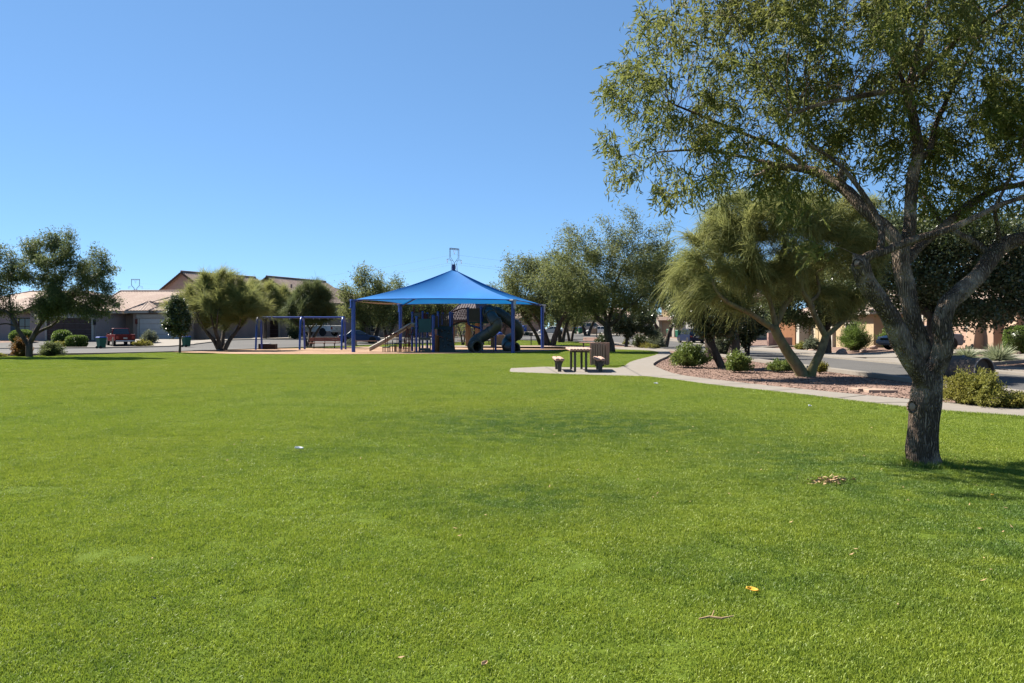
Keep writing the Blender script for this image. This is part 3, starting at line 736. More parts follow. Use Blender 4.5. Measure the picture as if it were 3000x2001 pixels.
def loc_px(base, *pts):
    """limb traced in photo pixels with its distance -> local metres; each point (x, y, distance, radius m)"""
    P = [pd(x, y, dd) - base for x, y, dd, _ in pts]
    return ([tuple(p) for p in P], [q[3] for q in pts])

# ---- the big tree on the right, its limbs traced
def hero():
    base = at(2714, 1362); D = base.y
    root = thing('spreading_tree', 'large near tree on the right with dark furrowed trunk forking into thick twisting limbs', 'tree', base, 0, TREES)
    sk = Skel(11); st = 0.055; k = 1 / 250.0
    def L(*pts, **kw): return sk.limb(*loc_px(base, *pts), st, **kw)
    T = L((2714, 1392, D, .24), (2714, 1368, D, .205), (2712, 1352, D, .18), (2708, 1330, D, .172), (2706, 1280, D, .165), (2706, 1225, D, .160), (2712, 1160, D, .166), (2720, 1115, D, .160), (2727, 1085, D, .13))
    # left limb
    L1 = L((2714, 1135, D - .05, .10), (2690, 1090, D - .10, .108), (2658, 1032, D - .14, .112), (2628, 970, D - .18, .114), (2606, 925, D - .22, .112), (2570, 872, D - .28, .108), (2536, 825, D - .32, .105), (2521, 785, D - .36, .10), (2516, 762, D - .38, .08), parent=T[-6])
    B1 = L((2522, 775, D - .36, .075), (2545, 750, D - .40, .055), (2590, 737, D - .46, .045), (2680, 702, D - .55, .042), (2770, 675, D - .6, .038), (2850, 640, D - .6, .033), (2930, 600, D - .5, .028), (3010, 575, D - .4, .022), parent=L1[-4])
    L((2575, 742, D - .44, .04), (2583, 690, D - .4, .036), (2568, 635, D - .3, .034), (2530, 570, D - .25, .031), (2480, 505, D - .2, .027), (2430, 460, D - .2, .022), (2370, 425, D - .3, .018), parent=B1[-28] if len(B1) > 40 else B1[3])
    # middle limb and its forks
    C = L((2722, 1100, D + .05, .10), (2704, 1010, D + .08, .090), (2672, 930, D + .12, .098), (2656, 850, D + .16, .100), (2642, 780, D + .2, .10), (2640, 730, D + .22, .10), parent=T[-3])
    C1 = L((2640, 730, D + .22, .092), (2606, 680, D + .3, .086), (2540, 622, D + .45, .078), (2484, 562, D + .6, .070), (2432, 528, D + .75, .062), (2395, 506, D + .85, .056), (2340, 492, D + 1.0, .048), (2275, 490, D + 1.15, .04), (2225, 512, D + 1.25, .028), parent=C[-1])
    L((2480, 560, D + .6, .04), (2462, 520, D + .6, .04), (2462, 508, D + .6, .038), parent=C1[len(C1) // 3])
    L((2370, 498, D + .95, .036), (2300, 440, D + 1.1, .03), (2200, 400, D + 1.3, .024), (2080, 350, D + 1.5, .018), (1960, 300, D + 1.6, .012), parent=C1[int(len(C1) * .62)])
    L((2300, 490, D + 1.1, .03), (2180, 460, D + 1.5, .024), (2050, 440, D + 1.8, .018), (1930, 445, D + 1.9, .012), parent=C1[int(len(C1) * .75)])
    C2 = L((2642, 735, D + .22, .085), (2662, 680, D + .26, .075), (2668, 600, D + .3, .07), (2674, 520, D + .34, .066), (2690, 440, D + .4, .06), (2676, 350, D + .4, .054), (2664, 270, D + .42, .048), (2690, 150, D + .5, .04), (2715, 40, D + .6, .032), (2735, -80, D + .7, .024), parent=C[-2])
    L((2684, 470, D + .38, .04), (2722, 440, D + .5, .036), (2740, 370, D + .7, .032), (2790, 260, D + .9, .026), (2860, 130, D + 1.1, .02), parent=C2[int(len(C2) * .33)])
    L((2660, 265, D + .42, .034), (2580, 272, D + .2, .03), (2480, 290, D - .1, .026), (2390, 310, D - .3, .022), (2310, 340, D - .5, .016), parent=C2[int(len(C2) * .56)])
    L((2672, 240, D + .45, .034), (2760, 160, D + .2, .03), (2830, 95, D - .1, .026), (2930, 30, D - .3, .02), (3010, -30, D - .5, .016), parent=C2[int(len(C2) * .6)])
    L((2672, 300, D + .42, .03), (2620, 180, D + .6, .026), (2560, 60, D + .8, .022), (2480, -80, D + .9, .016), parent=C2[int(len(C2) * .52)])
    C3 = L((2648, 770, D + .2, .07), (2690, 725, D + .35, .062), (2735, 688, D + .5, .056), (2827, 610, D + .7, .05), (2913, 557, D + .85, .044), (2990, 540, D + 1.0, .036), (3090, 500, D + 1.2, .026), parent=C[-4])
    # right limb
    Rr = L((2726, 1100, D - .02, .11), (2750, 1055, D - .06, .115), (2764, 1000, D - .1, .116), (2757, 952, D - .1, .112), (2774, 893, D - .08, .106), (2817, 852, D, .10), (2866, 808, D + .1, .10), (2908, 748, D + .2, .09), (2945, 714, D + .25, .082), (3010, 694, D + .3, .074), (3120, 655, D + .4, .06), (3230, 570, D + .5, .045), (3320, 460, D + .5, .03), parent=T[-4])
    L((2905, 750, D + .2, .05), (2850, 708, D + .3, .042), (2808, 684, D + .4, .036), (2750, 640, D + .8, .026), (2700, 560, D + 1.2, .018), parent=Rr[int(len(Rr) * .56)])
    L((2928, 725, D + .22, .03), (2922, 660, D + .1, .026), (2916, 610, D - .1, .022), (2960, 520, D - .3, .016), parent=Rr[int(len(Rr) * .62)])
    bl = [(1950, 340, 210, 200, 1.6, 1.2), (1860, 240, 105, 120, 1.6, .8), (2130, 190, 320, 240, 1.3, 1.8), (2230, 400, 290, 150, 1.2, 1.4), (2500, 100, 400, 280, 0, 2.3), (2850, 90, 350, 300, .3, 2.4),
          (2950, 400, 260, 190, .5, 1.9), (2500, 340, 260, 190, 1.2, 1.3), (3220, 260, 320, 380, 0, 2.2), (2450, -220, 600, 220, 0, 2.6), (2080, 540, 220, 60, 1.4, .8), (1880, 470, 120, 80, 1.6, .8), (2330, 560, 160, 45, 1.0, .6), (2780, 560, 220, 90, .9, .9), (1990, 40, 160, 140, 1.2, 1.0), (2760, 400, 240, 170, .6, 1.2)]
    B = px_blobs(base, D, bl); A = blob_points(B, 5600, sk.rng, shell=2.7)
    hang = px_blobs(base, D + 1.0, [(2215, 640, 26, 75, 0, .12), (1900, 610, 12, 50, 0, .08)]); A = np.concatenate([A, blob_points(hang, 46, sk.rng)])
    sk.grow(A, 0.105, 0.19, start_from=1.9, maxn=15000, iters=140, jit=0.22)
    sk.radii(0.0026, p=2.25); sk.mesh('trunk', M['bark_hero'], root, rough=0.16, sides=(3, 5, 8, 20))
    rng = sk.rng
    # leaf sprigs: several fronds along each of many short twigs
    p0, d0 = sk.anchors(14500, 3, 0.03)
    sx = CX + F * (p0[:, 0] + base.x) / (p0[:, 1] + D); sy = HY - F * (p0[:, 2] + base.z - EYE) / (p0[:, 1] + D)
    # the crown is thin on the camera side of the middle limbs, so that they stand clear
    thin = (sx > 2330) & (sx < 2840) & (sy > 170) & (sy < 640) & (p0[:, 1] < .25); keep = ~thin | (sk.rng.random(len(p0)) < .22); p0 = p0[keep]; d0 = d0[keep]
    # foliage gathers in clumps with thin places between
    cl = np.array([mnoise.noise(Vector(q * 1.7)) + .5 * mnoise.noise(Vector(q * 4.1)) for q in p0]); keep = sk.rng.random(len(p0)) < np.clip(.88 + 1.4 * cl, .2, 1); p0 = p0[keep]; d0 = d0[keep]
    d0 = d0; d0 = unit(unit(d0) * 0.7 + rng.normal(0, 0.55, d0.shape) + np.array([0, 0, -0.25]))
    k = 9; t = np.tile(np.linspace(0.1, 1, k), len(p0))[:, None]; P = np.repeat(p0, k, 0); Dn = np.repeat(d0, k, 0)
    Ls = np.repeat(0.16 + 0.16 * rng.random(len(p0)), k)[:, None]
    P = P + Dn * Ls * t + np.array([0, 0, -1]) * (Ls * t * t * 0.35)
    D2 = unit(Dn * 0.55 + rng.normal(0, 0.62, P.shape) + np.array([0, 0, -0.45]))
    leaf_mesh('crown', P, D2, 0.094, 0.0098, M['lf_hero'], root, rng, bend=0.35, kind='blade')
    tw = MB()
    # pruning scars: pale wood rings on the trunk and limbs
    def scar(px, py, dd, rx, rz, out):
        c = pd(px, py, dd) - base; mb = MB()
        mb.lathe([(0.001, 0.012), (rx * .55, 0.010), (rx * .72, 0.004), (rx * .82, 0.02), (rx, 0.028), (rx * 1.12, 0.0), (rx * 1.05, -0.03)], 18)
        o = mb.build('pruning_scar', M['bark_hero'], root, smooth=60); o.location = c
        MB().lathe([(.001, 0.022), (rx * .5, 0.020), (rx * .74, 0.008)], 16).build('bare_wood', M['wound'], o, smooth=60)
        o.rotation_euler = Vector(out).to_track_quat('Z', 'Y').to_euler(); o.scale = (1, rz / rx, 1)
    scar(2672, 1192, D - .155, .05, .07, (-.25, -1, .15))
    scar(2768, 912, D - .165, .05, .06, (-.35, -1, .25))
    scar(2512, 772, D - .44, .05, .05, (-1, -.5, .35))
    return root
hero()

# ---- green-barked tree with drooping twigs beside the path
b = at(2362, 1098); d = b.y
tree('tall green-barked tree with drooping thread-like twigs on the gravel bed beside the path', b, d,
     [(2110, 760, 130, 130, -.6), (2020, 800, 75, 120, -.9), (2250, 660, 210, 110), (2420, 690, 180, 130, .4), (2250, 790, 170, 70, .5), (2480, 800, 90, 100, .6), (2130, 660, 110, 80), (2330, 590, 130, 60), (2480, 640, 100, 90), (2000, 860, 50, 60), (2190, 600, 60, 50)],
     'verde', 21, limbs=[
         loc_px(b, (2355, 1108, d, .22), (2345, 1085, d, .20), (2310, 1035, d, .17), (2280, 985, d - .1, .165), (2268, 955, d - .1, .15)),
         loc_px(b, (2372, 1108, d, .20), (2385, 1070, d, .15), (2405, 1030, d + .1, .14), (2420, 985, d + .2, .13)),
         loc_px(b, (2270, 965, d - .1, .11), (2230, 940, d - .4, .10), (2195, 915, d - .7, .09), (2160, 900, d - 1, .08), (2125, 880, d - 1.3, .07), (2100, 855, d - 1.5, .05), (2085, 820, d - 1.6, .04)),
         loc_px(b, (2272, 955, d - .1, .10), (2258, 890, d - .2, .08), (2240, 840, d - .3, .06), (2225, 790, d - .3, .045)),
         loc_px(b, (2274, 950, d, .11), (2300, 895, d + .2, .10), (2320, 860, d + .3, .085), (2300, 800, d + .4, .06), (2300, 730, d + .4, .04)),
         loc_px(b, (2420, 988, d + .2, .11), (2385, 920, d + .1, .095), (2370, 880, d, .085), (2350, 850, d - .1, .07), (2345, 790, d - .2, .05)),
         loc_px(b, (2372, 885, d, .07), (2400, 855, d + .2, .06), (2390, 800, d + .4, .045)),
         loc_px(b, (2420, 985, d + .2, .10), (2460, 950, d + .6, .09), (2495, 915, d + 1, .075), (2515, 870, d + 1.3, .05))],
     nattr=900, step=0.28, kill=0.42, nleaf=52000, bark='bark_verde', name='weeping_tree', llen=0.66, lw=0.0085, droop=0.62, hmax=5)
# ---- dark broad-leaved tree behind it, with a second leaning trunk
b = at(2108, 1074); d = b.y
tree('dark leaning tree with near-black trunks left of the green-barked tree', b, d + .3, [(2080, 910, 120, 75), (2010, 900, 70, 50), (2130, 870, 80, 70), (1990, 940, 40, 30)], 'oak', 22,
     limbs=[loc_px(b, (2118, 1080, d, .17), (2098, 1040, d, .16), (2080, 1000, d + .2, .15), (2062, 960, d + .3, .12), (2030, 925, d + .3, .08), (1995, 880, d + .2, .06), (1960, 850, d, .04)),
            loc_px(b, (2078, 1000, d + .2, .1), (2100, 950, d + .6, .08), (2130, 900, d + .9, .06)), loc_px(b, (2075, 985, d + .2, .09), (2075, 930, d - .2, .07), (2080, 880, d - .4, .05))],
     nattr=420, step=0.3, kill=0.45, nleaf=26000, bark='bark_dark', name='broadleaf_tree', llen=0.11, lw=0.03)
b = at(2084, 1050)
tree('straight-trunked dark tree standing just behind the leaning one', b, b.y, [(2095, 905, 90, 60), (2160, 890, 60, 50)], 'oak', 23, stems=1, hf=1.9, r=.26, spread=.3, nattr=240, step=.36, kill=.5, nleaf=12000, name='broadleaf_tree', llen=.13, lw=.035)
b = at(2191, 1041)
tree('small slender-stemmed tree with glossy round crown beside the street', b, b.y, [(2195, 950, 58, 60), (2180, 985, 40, 28), (2210, 915, 40, 32)], 'oak', 24, stems=2, hf=.9, r=.10, spread=.25, nattr=260, step=.26, kill=.42, nleaf=10000, name='broadleaf_tree', llen=.14, lw=.036)
b = at(2149, 1042)
tree('stout dark trunk tree between the leaning tree and the slender one', b, b.y, [(2150, 935, 55, 45), (2125, 985, 40, 22)], 'oak', 25, stems=1, hf=1.2, r=.3, spread=.2, nattr=160, step=.3, kill=.5, nleaf=6000, name='broadleaf_tree', llen=.14, lw=.036)
# ---- dense dark tree behind the big tree
b = atd(2735, 33.5)
tree('dense dark glossy-leaved tree at the street behind the big near tree', b, b.y, [(2720, 770, 190, 120), (2880, 800, 170, 110), (2560, 750, 120, 100), (2780, 690, 230, 80), (2990, 840, 120, 75), (2620, 850, 90, 60), (2820, 885, 150, 50), (2500, 840, 80, 70), (2540, 680, 100, 60), (3060, 760, 120, 120), (2870, 922, 130, 34), (3010, 905, 90, 45), (2590, 700, 110, 90)],
     'oak', 26, stems=1, hf=2.0, r=.3, spread=.4, nattr=1700, step=.31, kill=.44, nleaf=84000, name='broadleaf_tree', llen=.13, lw=.041, hmax=5, sig=.25)
b = atd(2421, 49, 0)
tree('yard tree with black forked trunk and feathery crown in front of the yellow house', b, b.y, [(2320, 895, 85, 60), (2420, 895, 90, 55), (2380, 830, 120, 65), (2480, 880, 65, 55), (2280, 850, 70, 60)], 'fern', 27, stems=1, hf=1.6, r=.26, spread=.4, nattr=650, step=.36, kill=.52, nleaf=30000, leaf='lf_mesq_dk', llen=.2, lw=.038)
# ---- feathery trees along the far edge of the lawn
b = at(1788, 1031); d = b.y
tree('broad feathery tree with pale sunlit limbs behind the slatted litter bin', b, d, [(1680, 790, 90, 75), (1770, 760, 110, 80), (1870, 780, 100, 85), (1750, 860, 150, 60), (1900, 850, 90, 70), (1690, 700, 50, 50), (1810, 700, 50, 60), (1840, 660, 12, 40), (1650, 850, 70, 60), (1940, 760, 60, 70), (1960, 840, 60, 60), (1830, 880, 80, 40), (1600, 820, 60, 60), (1720, 890, 70, 30)],
     'fern', 31, limbs=[loc_px(b, (1792, 1040, d, .32), (1788, 1010, d, .29), (1780, 975, d, .26), (1778, 950, d, .24)),
                        loc_px(b, (1778, 955, d, .17), (1748, 930, d, .15), (1742, 905, d - .3, .12), (1748, 870, d - .5, .09), (1765, 840, d - .6, .06)),
                        loc_px(b, (1780, 950, d, .16), (1765, 900, d + .6, .13), (1730, 850, d + 1, .09), (1700, 810, d + 1.2, .06)),
                        loc_px(b, (1782, 955, d, .17), (1810, 935, d - .4, .14), (1830, 905, d - .8, .1), (1855, 890, d - 1, .07), (1880, 870, d - 1.2, .05)),
                        loc_px(b, (1780, 945, d, .15), (1795, 900, d + .3, .12), (1800, 850, d + .4, .08), (1820, 790, d + .4, .05))],
     nattr=1150, step=.36, kill=.52, nleaf=46000, hmax=4)
b = at(1613, 1013)
tree('multi-stemmed feathery tree just right of the shade canopy', b, b.y, [(1590, 800, 80, 60), (1500, 820, 50, 45), (1640, 840, 70, 60), (1560, 870, 70, 40), (1670, 800, 60, 60), (1545, 790, 50, 40)], 'fern', 32, stems=2, hf=2.1, r=.34, spread=1.1, nattr=620, step=.42, kill=.65, nleaf=21000, llen=.2, lw=.034)
b = at(1588, 1011)
tree('thin double-stemmed feathery tree leaning left behind the right canopy post', b, b.y, [(1510, 880, 50, 35), (1560, 900, 50, 35), (1490, 850, 40, 35)], 'fern', 33, stems=2, hf=2.4, r=.22, spread=1.0, nattr=260, step=.42, kill=.65, nleaf=9000, llen=.2, lw=.034, lean=(-.9, 0), leaf='lf_mesq_dk')
b = at(1643, 1003)
tree('feathery tree at the street edge with a slim forked trunk', b, b.y, [(1650, 870, 55, 50), (1690, 900, 45, 35), (1620, 890, 40, 35)], 'fern', 34, stems=2, hf=2.4, r=.28, spread=.9, nattr=300, step=.48, kill=.7, nleaf=9500, llen=.22, lw=.038, leaf='lf_mesq_dk')
b = at(1671, 1000.5)
tree('small bare-stemmed young tree at the back edge of the lawn', b, b.y, [(1690, 930, 30, 22), (1655, 935, 22, 18)], 'fern', 35, stems=2, hf=1.9, r=.2, spread=.7, nattr=110, step=.5, kill=.7, nleaf=2200, llen=.22, lw=.038)
b = at(1834, 1016)
tree('round dark tree on a thin straight trunk right of the broad feathery tree', b, b.y, [(1840, 945, 60, 42), (1880, 930, 55, 45), (1800, 950, 40, 30), (1900, 970, 40, 30)], 'oak', 36, stems=1, hf=1.3, r=.13, spread=.2, nattr=330, step=.36, kill=.55, nleaf=17000, name='broadleaf_tree', llen=.16, lw=.045)
b = atd(1945, 78)
tree('feathery tree behind the van with its crown reaching over the street', b, b.y, [(1950, 800, 80, 70), (1960, 860, 70, 45), (1910, 850, 60, 55), (2030, 830, 60, 60), (1880, 890, 50, 40), (2040, 890, 60, 30)], 'fern', 37, stems=2, hf=2.0, r=.3, spread=.9, nattr=560, step=.5, kill=.75, nleaf=22000, llen=.22, lw=.04, leaf='lf_mesq_dk')
# ---- left side
b = at(84, 1046); d = b.y
tree('wide feathery tree with curving limbs at the left edge of the lawn', b, d, [(170, 760, 75, 60), (110, 800, 70, 60), (230, 810, 80, 65), (300, 800, 45, 55), (180, 870, 90, 55), (290, 880, 50, 45), (190, 705, 45, 40), (20, 800, 60, 60), (-40, 790, 80, 90), (0, 860, 55, 45), (-60, 860, 80, 60), (10, 730, 25, 45), (325, 860, 35, 30), (215, 675, 14, 30), (110, 720, 50, 40), (150, 900, 90, 30), (260, 920, 60, 22), (-20, 900, 60, 30), (330, 900, 30, 20), (70, 760, 40, 30)],
     'fern', 41, limbs=[loc_px(b, (85, 1054, d, .19), (86, 1030, d, .18), (85, 1005, d, .17)),
                        loc_px(b, (85, 1008, d, .13), (105, 970, d, .115), (125, 940, d, .105), (150, 915, d - .2, .095), (160, 890, d - .3, .08), (165, 850, d - .4, .06), (160, 800, d - .5, .04)),
                        loc_px(b, (150, 917, d - .2, .07), (180, 895, d, .06), (205, 870, d + .2, .05), (240, 830, d + .3, .035)),
                        loc_px(b, (88, 1008, d, .10), (110, 975, d + .4, .085), (150, 955, d + .7, .07), (170, 935, d + .9, .06), (178, 905, d + 1, .05), (200, 885, d + 1.1, .035)),
                        loc_px(b, (82, 1008, d, .12), (55, 970, d, .11), (38, 935, d - .1, .095), (15, 912, d - .2, .085), (-15, 900, d - .3, .07), (-40, 850, d - .4, .05)),
                        loc_px(b, (40, 940, d - .1, .06), (32, 910, d, .05), (28, 870, d + .2, .04)), loc_px(b, (44, 955, d, .05), (20, 948, d - .3, .04), (-10, 952, d - .6, .03))],
     nattr=1100, step=.32, kill=.48, nleaf=50000, llen=.15, lw=.021, leaf='lf_mesq_dk', hmax=4, sig=.19)
b = at(526, 1034)
tree('small dark glossy young tree on a thin straight trunk near the left street', b, b.y, [(520, 930, 40, 45), (515, 890, 24, 32), (530, 965, 34, 24), (495, 950, 26, 26)], 'oak', 42, stems=1, hf=1.0, r=.07, spread=.1, nattr=320, step=.26, kill=.4, nleaf=13000, name='broadleaf_tree', llen=.13, lw=.036)
b = at(650, 1027)
tree('bushy yellow-green tree with fanned trunks left of the swing frame', b, b.y, [(640, 890, 88, 48), (565, 885, 45, 34), (715, 895, 62, 42), (610, 848, 42, 24), (685, 850, 45, 22), (505, 900, 30, 16), (765, 910, 38, 28), (650, 812, 50, 12), (545, 855, 20, 20), (600, 820, 12, 25), (700, 815, 10, 22)], 'verde', 43, stems=4, hf=1.3, r=.28, spread=1.1, nattr=800, step=.34, kill=.5, nleaf=30000, bark='bark_dark', name='weeping_tree', llen=.75, lw=.012, droop=.25)
b = at(903, 1018)
tree('rounded green tree with several thin stems behind the swing frame', b, b.y, [(915, 875, 52, 45), (880, 905, 50, 35), (950, 905, 40, 40), (925, 845, 32, 20)], 'verde', 44, stems=3, hf=1.5, r=.2, spread=.9, nattr=420, step=.38, kill=.55, nleaf=24000, name='weeping_tree', llen=.8, lw=.012, droop=.3, leaf='lf_mesq_dk')
b = atd(775, 84)
tree('yellow-green front yard tree seen over the swing crossbar', b, b.y, [(780, 870, 70, 50), (840, 890, 60, 45), (740, 850, 45, 35), (860, 920, 50, 25)], 'verde', 45, stems=1, hf=1.9, r=.18, spread=.3, nattr=460, step=.44, kill=.62, nleaf=26000, name='weeping_tree', llen=.9, lw=.013, droop=.3)
b = at(1092, 1004)
tree('grey-green feathery tree left of and behind the shade canopy', b, b.y, [(1070, 860, 70, 45), (1020, 890, 45, 45), (1120, 890, 55, 45), (1090, 820, 40, 30), (1060, 915, 80, 25)], 'fern', 46, stems=2, hf=2.0, r=.34, spread=1.0, nattr=520, step=.48, kill=.7, nleaf=17000, llen=.24, lw=.042)
b = atd(1135, 100)
tree('round-crowned feathery tree just behind the left end of the canopy', b, b.y, [(1150, 870, 40, 40), (1180, 900, 40, 40), (1130, 920, 40, 40)], 'fern', 47, stems=2, hf=2, r=.26, spread=.9, nattr=260, step=.55, kill=.8, nleaf=9000, llen=.26, lw=.046, leaf='lf_mesq_dk')
for i, (px, dd, top, w, lf) in enumerate(((1215, 112, 868, 48, 'lf_mesq'), (1300, 118, 850, 55, 'lf_mesq_dk'), (1385, 108, 862, 55, 'lf_mesq'), (1470, 122, 850, 55, 'lf_mesq_dk'), (1260, 132, 880, 60, 'lf_mesq'))):
    b = atd(px, dd)
    lab = ('olive feathery tree behind the upper slide platform', 'darker tree rising behind the pavilion roof peak', 'feathery tree behind the pavilion roof', 'feathery tree seen between the tube slides and the canopy edge', 'farthest feathery tree seen under the middle of the canopy')[i]
    tree(lab, b, dd, [(px, top + 30, w, 32), (px - 25, top + 55, w * .7, 28), (px + 25, top + 55, w * .7, 28)], 'fern', 60 + i, stems=2, hf=2.2, r=.3, spread=1.0, nattr=260, step=.6, kill=.85, nleaf=9500, llen=.27, lw=.05, leaf=lf)
b = atd(1720, 120)
tree('yellow-green tree in the yard behind the silver car', b, b.y, [(1700, 900, 70, 40), (1640, 905, 40, 35), (1760, 905, 50, 40)], 'fern', 71, stems=2, hf=2, r=.3, spread=1, nattr=260, step=.6, kill=.85, nleaf=8000, llen=.27, lw=.05, leaf='lf_bush')
b = at(1356, 1011)
tree('young bare tree with thin forked stems between the climbing wall and the tube slide', b, b.y, [(1362, 955, 16, 14), (1378, 965, 10, 10), (1345, 962, 8, 8)], 'fern', 72, stems=2, hf=1.2, r=.1, spread=.35, nattr=60, step=.3, kill=.45, nleaf=260, llen=.18, lw=.03)

# ---- far-off trees of the neighbourhood, one mass along the horizon
def far_wood():
    rng = np.random.default_rng(91); P = []
    for i in range(150):
        x = -95 + i * 1.95 + rng.uniform(-2, 2); y = rng.uniform(205, 270); h = rng.uniform(4.0, 8.2); w = rng.uniform(2.6, 5.0); z = 0.9
        u = unit(rng.normal(0, 1, (420, 3))) * rng.random(420)[:, None] ** .4
        u *= (1 + .25 * np.sin(u[:, :1] * 5 + i)); P.append(u * np.array([w, w, h * .48]) + np.array([x, y, z + h * .52]))
    P = np.concatenate(P); P = P[P[:, 2] > .5]; d = rng.normal(0, 1, P.shape)
    o = leaf_mesh('distant_trees', P, d, .85, .22, M['lf_mesq_dk'], None, rng)
    tag(o, 'far-off line of trees on the horizon beyond the houses', 'trees', kind='stuff')
far_wood()
# ------------------------------------------------------------------ shade canopy over the playground
def canopy():
    FL = Vector((-10.55, 52.2)); FR = Vector((0.07, 51.0)); BL = Vector((-8.7, 61.2)); BR = Vector((2.36, 60.8))
    c = (FL + FR + BL + BR) / 4
    root = thing('shade_canopy', 'large blue four-post fabric shade canopy with peaked top over the playground', 'shade canopy', (c.x, c.y, 0))
    tops = []
    for q, h in ((FL, 3.50), (FR, 3.46), (BR, 3.42), (BL, 3.46)):
        p = q - c; tops.append(Vector((p.x, p.y, h)))
        po = MB().tube([(p.x, p.y, -.1), (p.x, p.y, h - .05)], .125, 14).build('post', M['blue'], root, smooth=40)
        i = p.normalized() * -1
        mb = MB().box((p.x - i.x * .03, p.y - i.y * .03, h - .02), (.36, .36, .10), rz=math.atan2(i.y, i.x)).box((p.x - i.x * .17, p.y - i.y * .17, h - .28), (.10, .14, .5), rz=math.atan2(i.y, i.x)).box((p.x - i.x * .22, p.y - i.y * .22, h - .55), (.16, .10, .06), rz=math.atan2(i.y, i.x))
        mb.build('bracket', M['blue' if q in (FL, BL) else 'chrome'], po, bevel=.01)
    apex = Vector((-0.0, 0.1, 5.85))
    fab = shade_fabric()
    for k in range(4):
        A, B = tops[k], tops[(k + 1) % 4]; mid = (A + B) / 2
        def P(u, v, A=A, B=B, mid=mid):
            e = A.lerp(B, u); s = math.sin(math.pi * u)
            inn = (apex - mid); inn.z = 0; inn.normalize()
            e = e + inn * (0.42 * s) + Vector((0, 0, 0.10 * s))
            p = e.lerp(apex, v)
            w = math.sin(math.pi * min(1, v)) ; p.z -= 0.56 * s ** 0.8 * math.sin(math.pi * min(1, v) ** 0.8)
            p.z -= 0.20 * w * (1 - s)
            return p
        g = MB().grid(P, 36, 20)
        g.build('fabric_panel', fab, root, smooth=60)
        hem = MB().tube([P(i / 24, 0.004) for i in range(25)], .035, 6).build('hem', M['blue'], root, smooth=60)
        pts = [A.lerp(apex, t) - Vector((0, 0, 0.20 * math.sin(math.pi * t) + .15)) for t in [i / 10 for i in range(11)]]
        MB().tube(pts, .05, 8).build('ridge_beam', M['darkblue'], root, smooth=60)
    MB().lathe([(.001, 6.18), (.13, 6.18), (.13, 5.72), (.001, 5.72)], 14, Matrix.Translation((apex.x, apex.y, 0))).build('mast_cap', M['darkblue'], root, smooth=40)
    # sagging tan strip of lining under the left end
    def T(u, v):
        a = pd(1046, 884, 52.7); b = pd(1182, 889, 60.9); p = a.lerp(b, u) + Vector((-.02, 0, .0)); w = 0.17 * math.sin(math.pi * min(u * 0.62, 1)) * (1 - u ** 6)
        q = p + Vector((-1.0 * w, -.2 * w, -0.75 * w)) * v
        return q - Vector((c.x, c.y, 0))
    MB().grid(T, 20, 4).build('lining_strip', M['tanfab'], root, smooth=60)
def shade_fabric():
    m, nt, out = _new('blue_shade_fabric')
    v = coord(nt); col = mixcol(nt, ramp(nt, noise_tex(nt, 0.5, 4, v), .35, .65), (0.006, 0.165, 0.47), (0.005, 0.14, 0.43))
    p = nt.nodes.new('ShaderNodeBsdfPrincipled'); p.inputs['Roughness'].default_value = .75; p.inputs['Specular IOR Level'].default_value = .2
    wv = noise_tex(nt, 90, 2, v); b = nt.nodes.new('ShaderNodeBump'); b.inputs['Strength'].default_value = .12; nt.links.new(wv, b.inputs['Height']); nt.links.new(b.outputs[0], p.inputs['Normal'])
    t = nt.nodes.new('ShaderNodeBsdfTranslucent'); nt.links.new(col, p.inputs['Base Color']); nt.links.new(col, t.inputs['Color'])
    mx = nt.nodes.new('ShaderNodeMixShader'); mx.inputs[0].default_value = .24
    nt.links.new(p.outputs[0], mx.inputs[1]); nt.links.new(t.outputs[0], mx.inputs[2]); nt.links.new(mx.outputs[0], out.inputs[0])
    return m
canopy()

# ------------------------------------------------------------------ swing frame
def swing():
    z = lambda p, d: p
    root = thing('swing_frame', 'long blue arched swing frame with two bays and no swings left of the canopy', 'swing set', (-15.7, 58.5, 0))
    H = 2.42
    MB().tube([(-3.2, 0, H), (3.15, 0, H)], .07, 10).build('top_beam', M['blue'], root, smooth=40)
    for x in (-3.18, 0.05, 3.14):
        for s in (-1, 1):
            pts = [(x, 0, H)] + [(x, s * (.12 + .33 * (1 - math.cos(a))), H - .42 * (math.sin(a)) ** 1) if False else (x, s * .48 * math.sin(a), H - .48 * (1 - math.cos(a))) for a in [math.pi / 2 * i / 6 for i in range(1, 7)]] + [(x, s * .62, .9), (x, s * .72, -.1)]
            MB().tube(pts, .075, 10).build('leg', M['blue'], root, smooth=40)
        MB().lathe([(.001, H + .10), (.095, H + .10), (.095, H - .10), (.001, H - .10)], 12, Matrix.Translation((x, 0, 0))).build('clamp', M['darkblue'], root, smooth=40)
    for x in (-2.2, -1.1, 1.1, 2.2):
        for q in (-.22, .22):
            MB().tube([(x + q, 0, H - .03), (x + q, 0, H - .16)], .018, 6).build('hanger', M['chrome'], root)
swing()

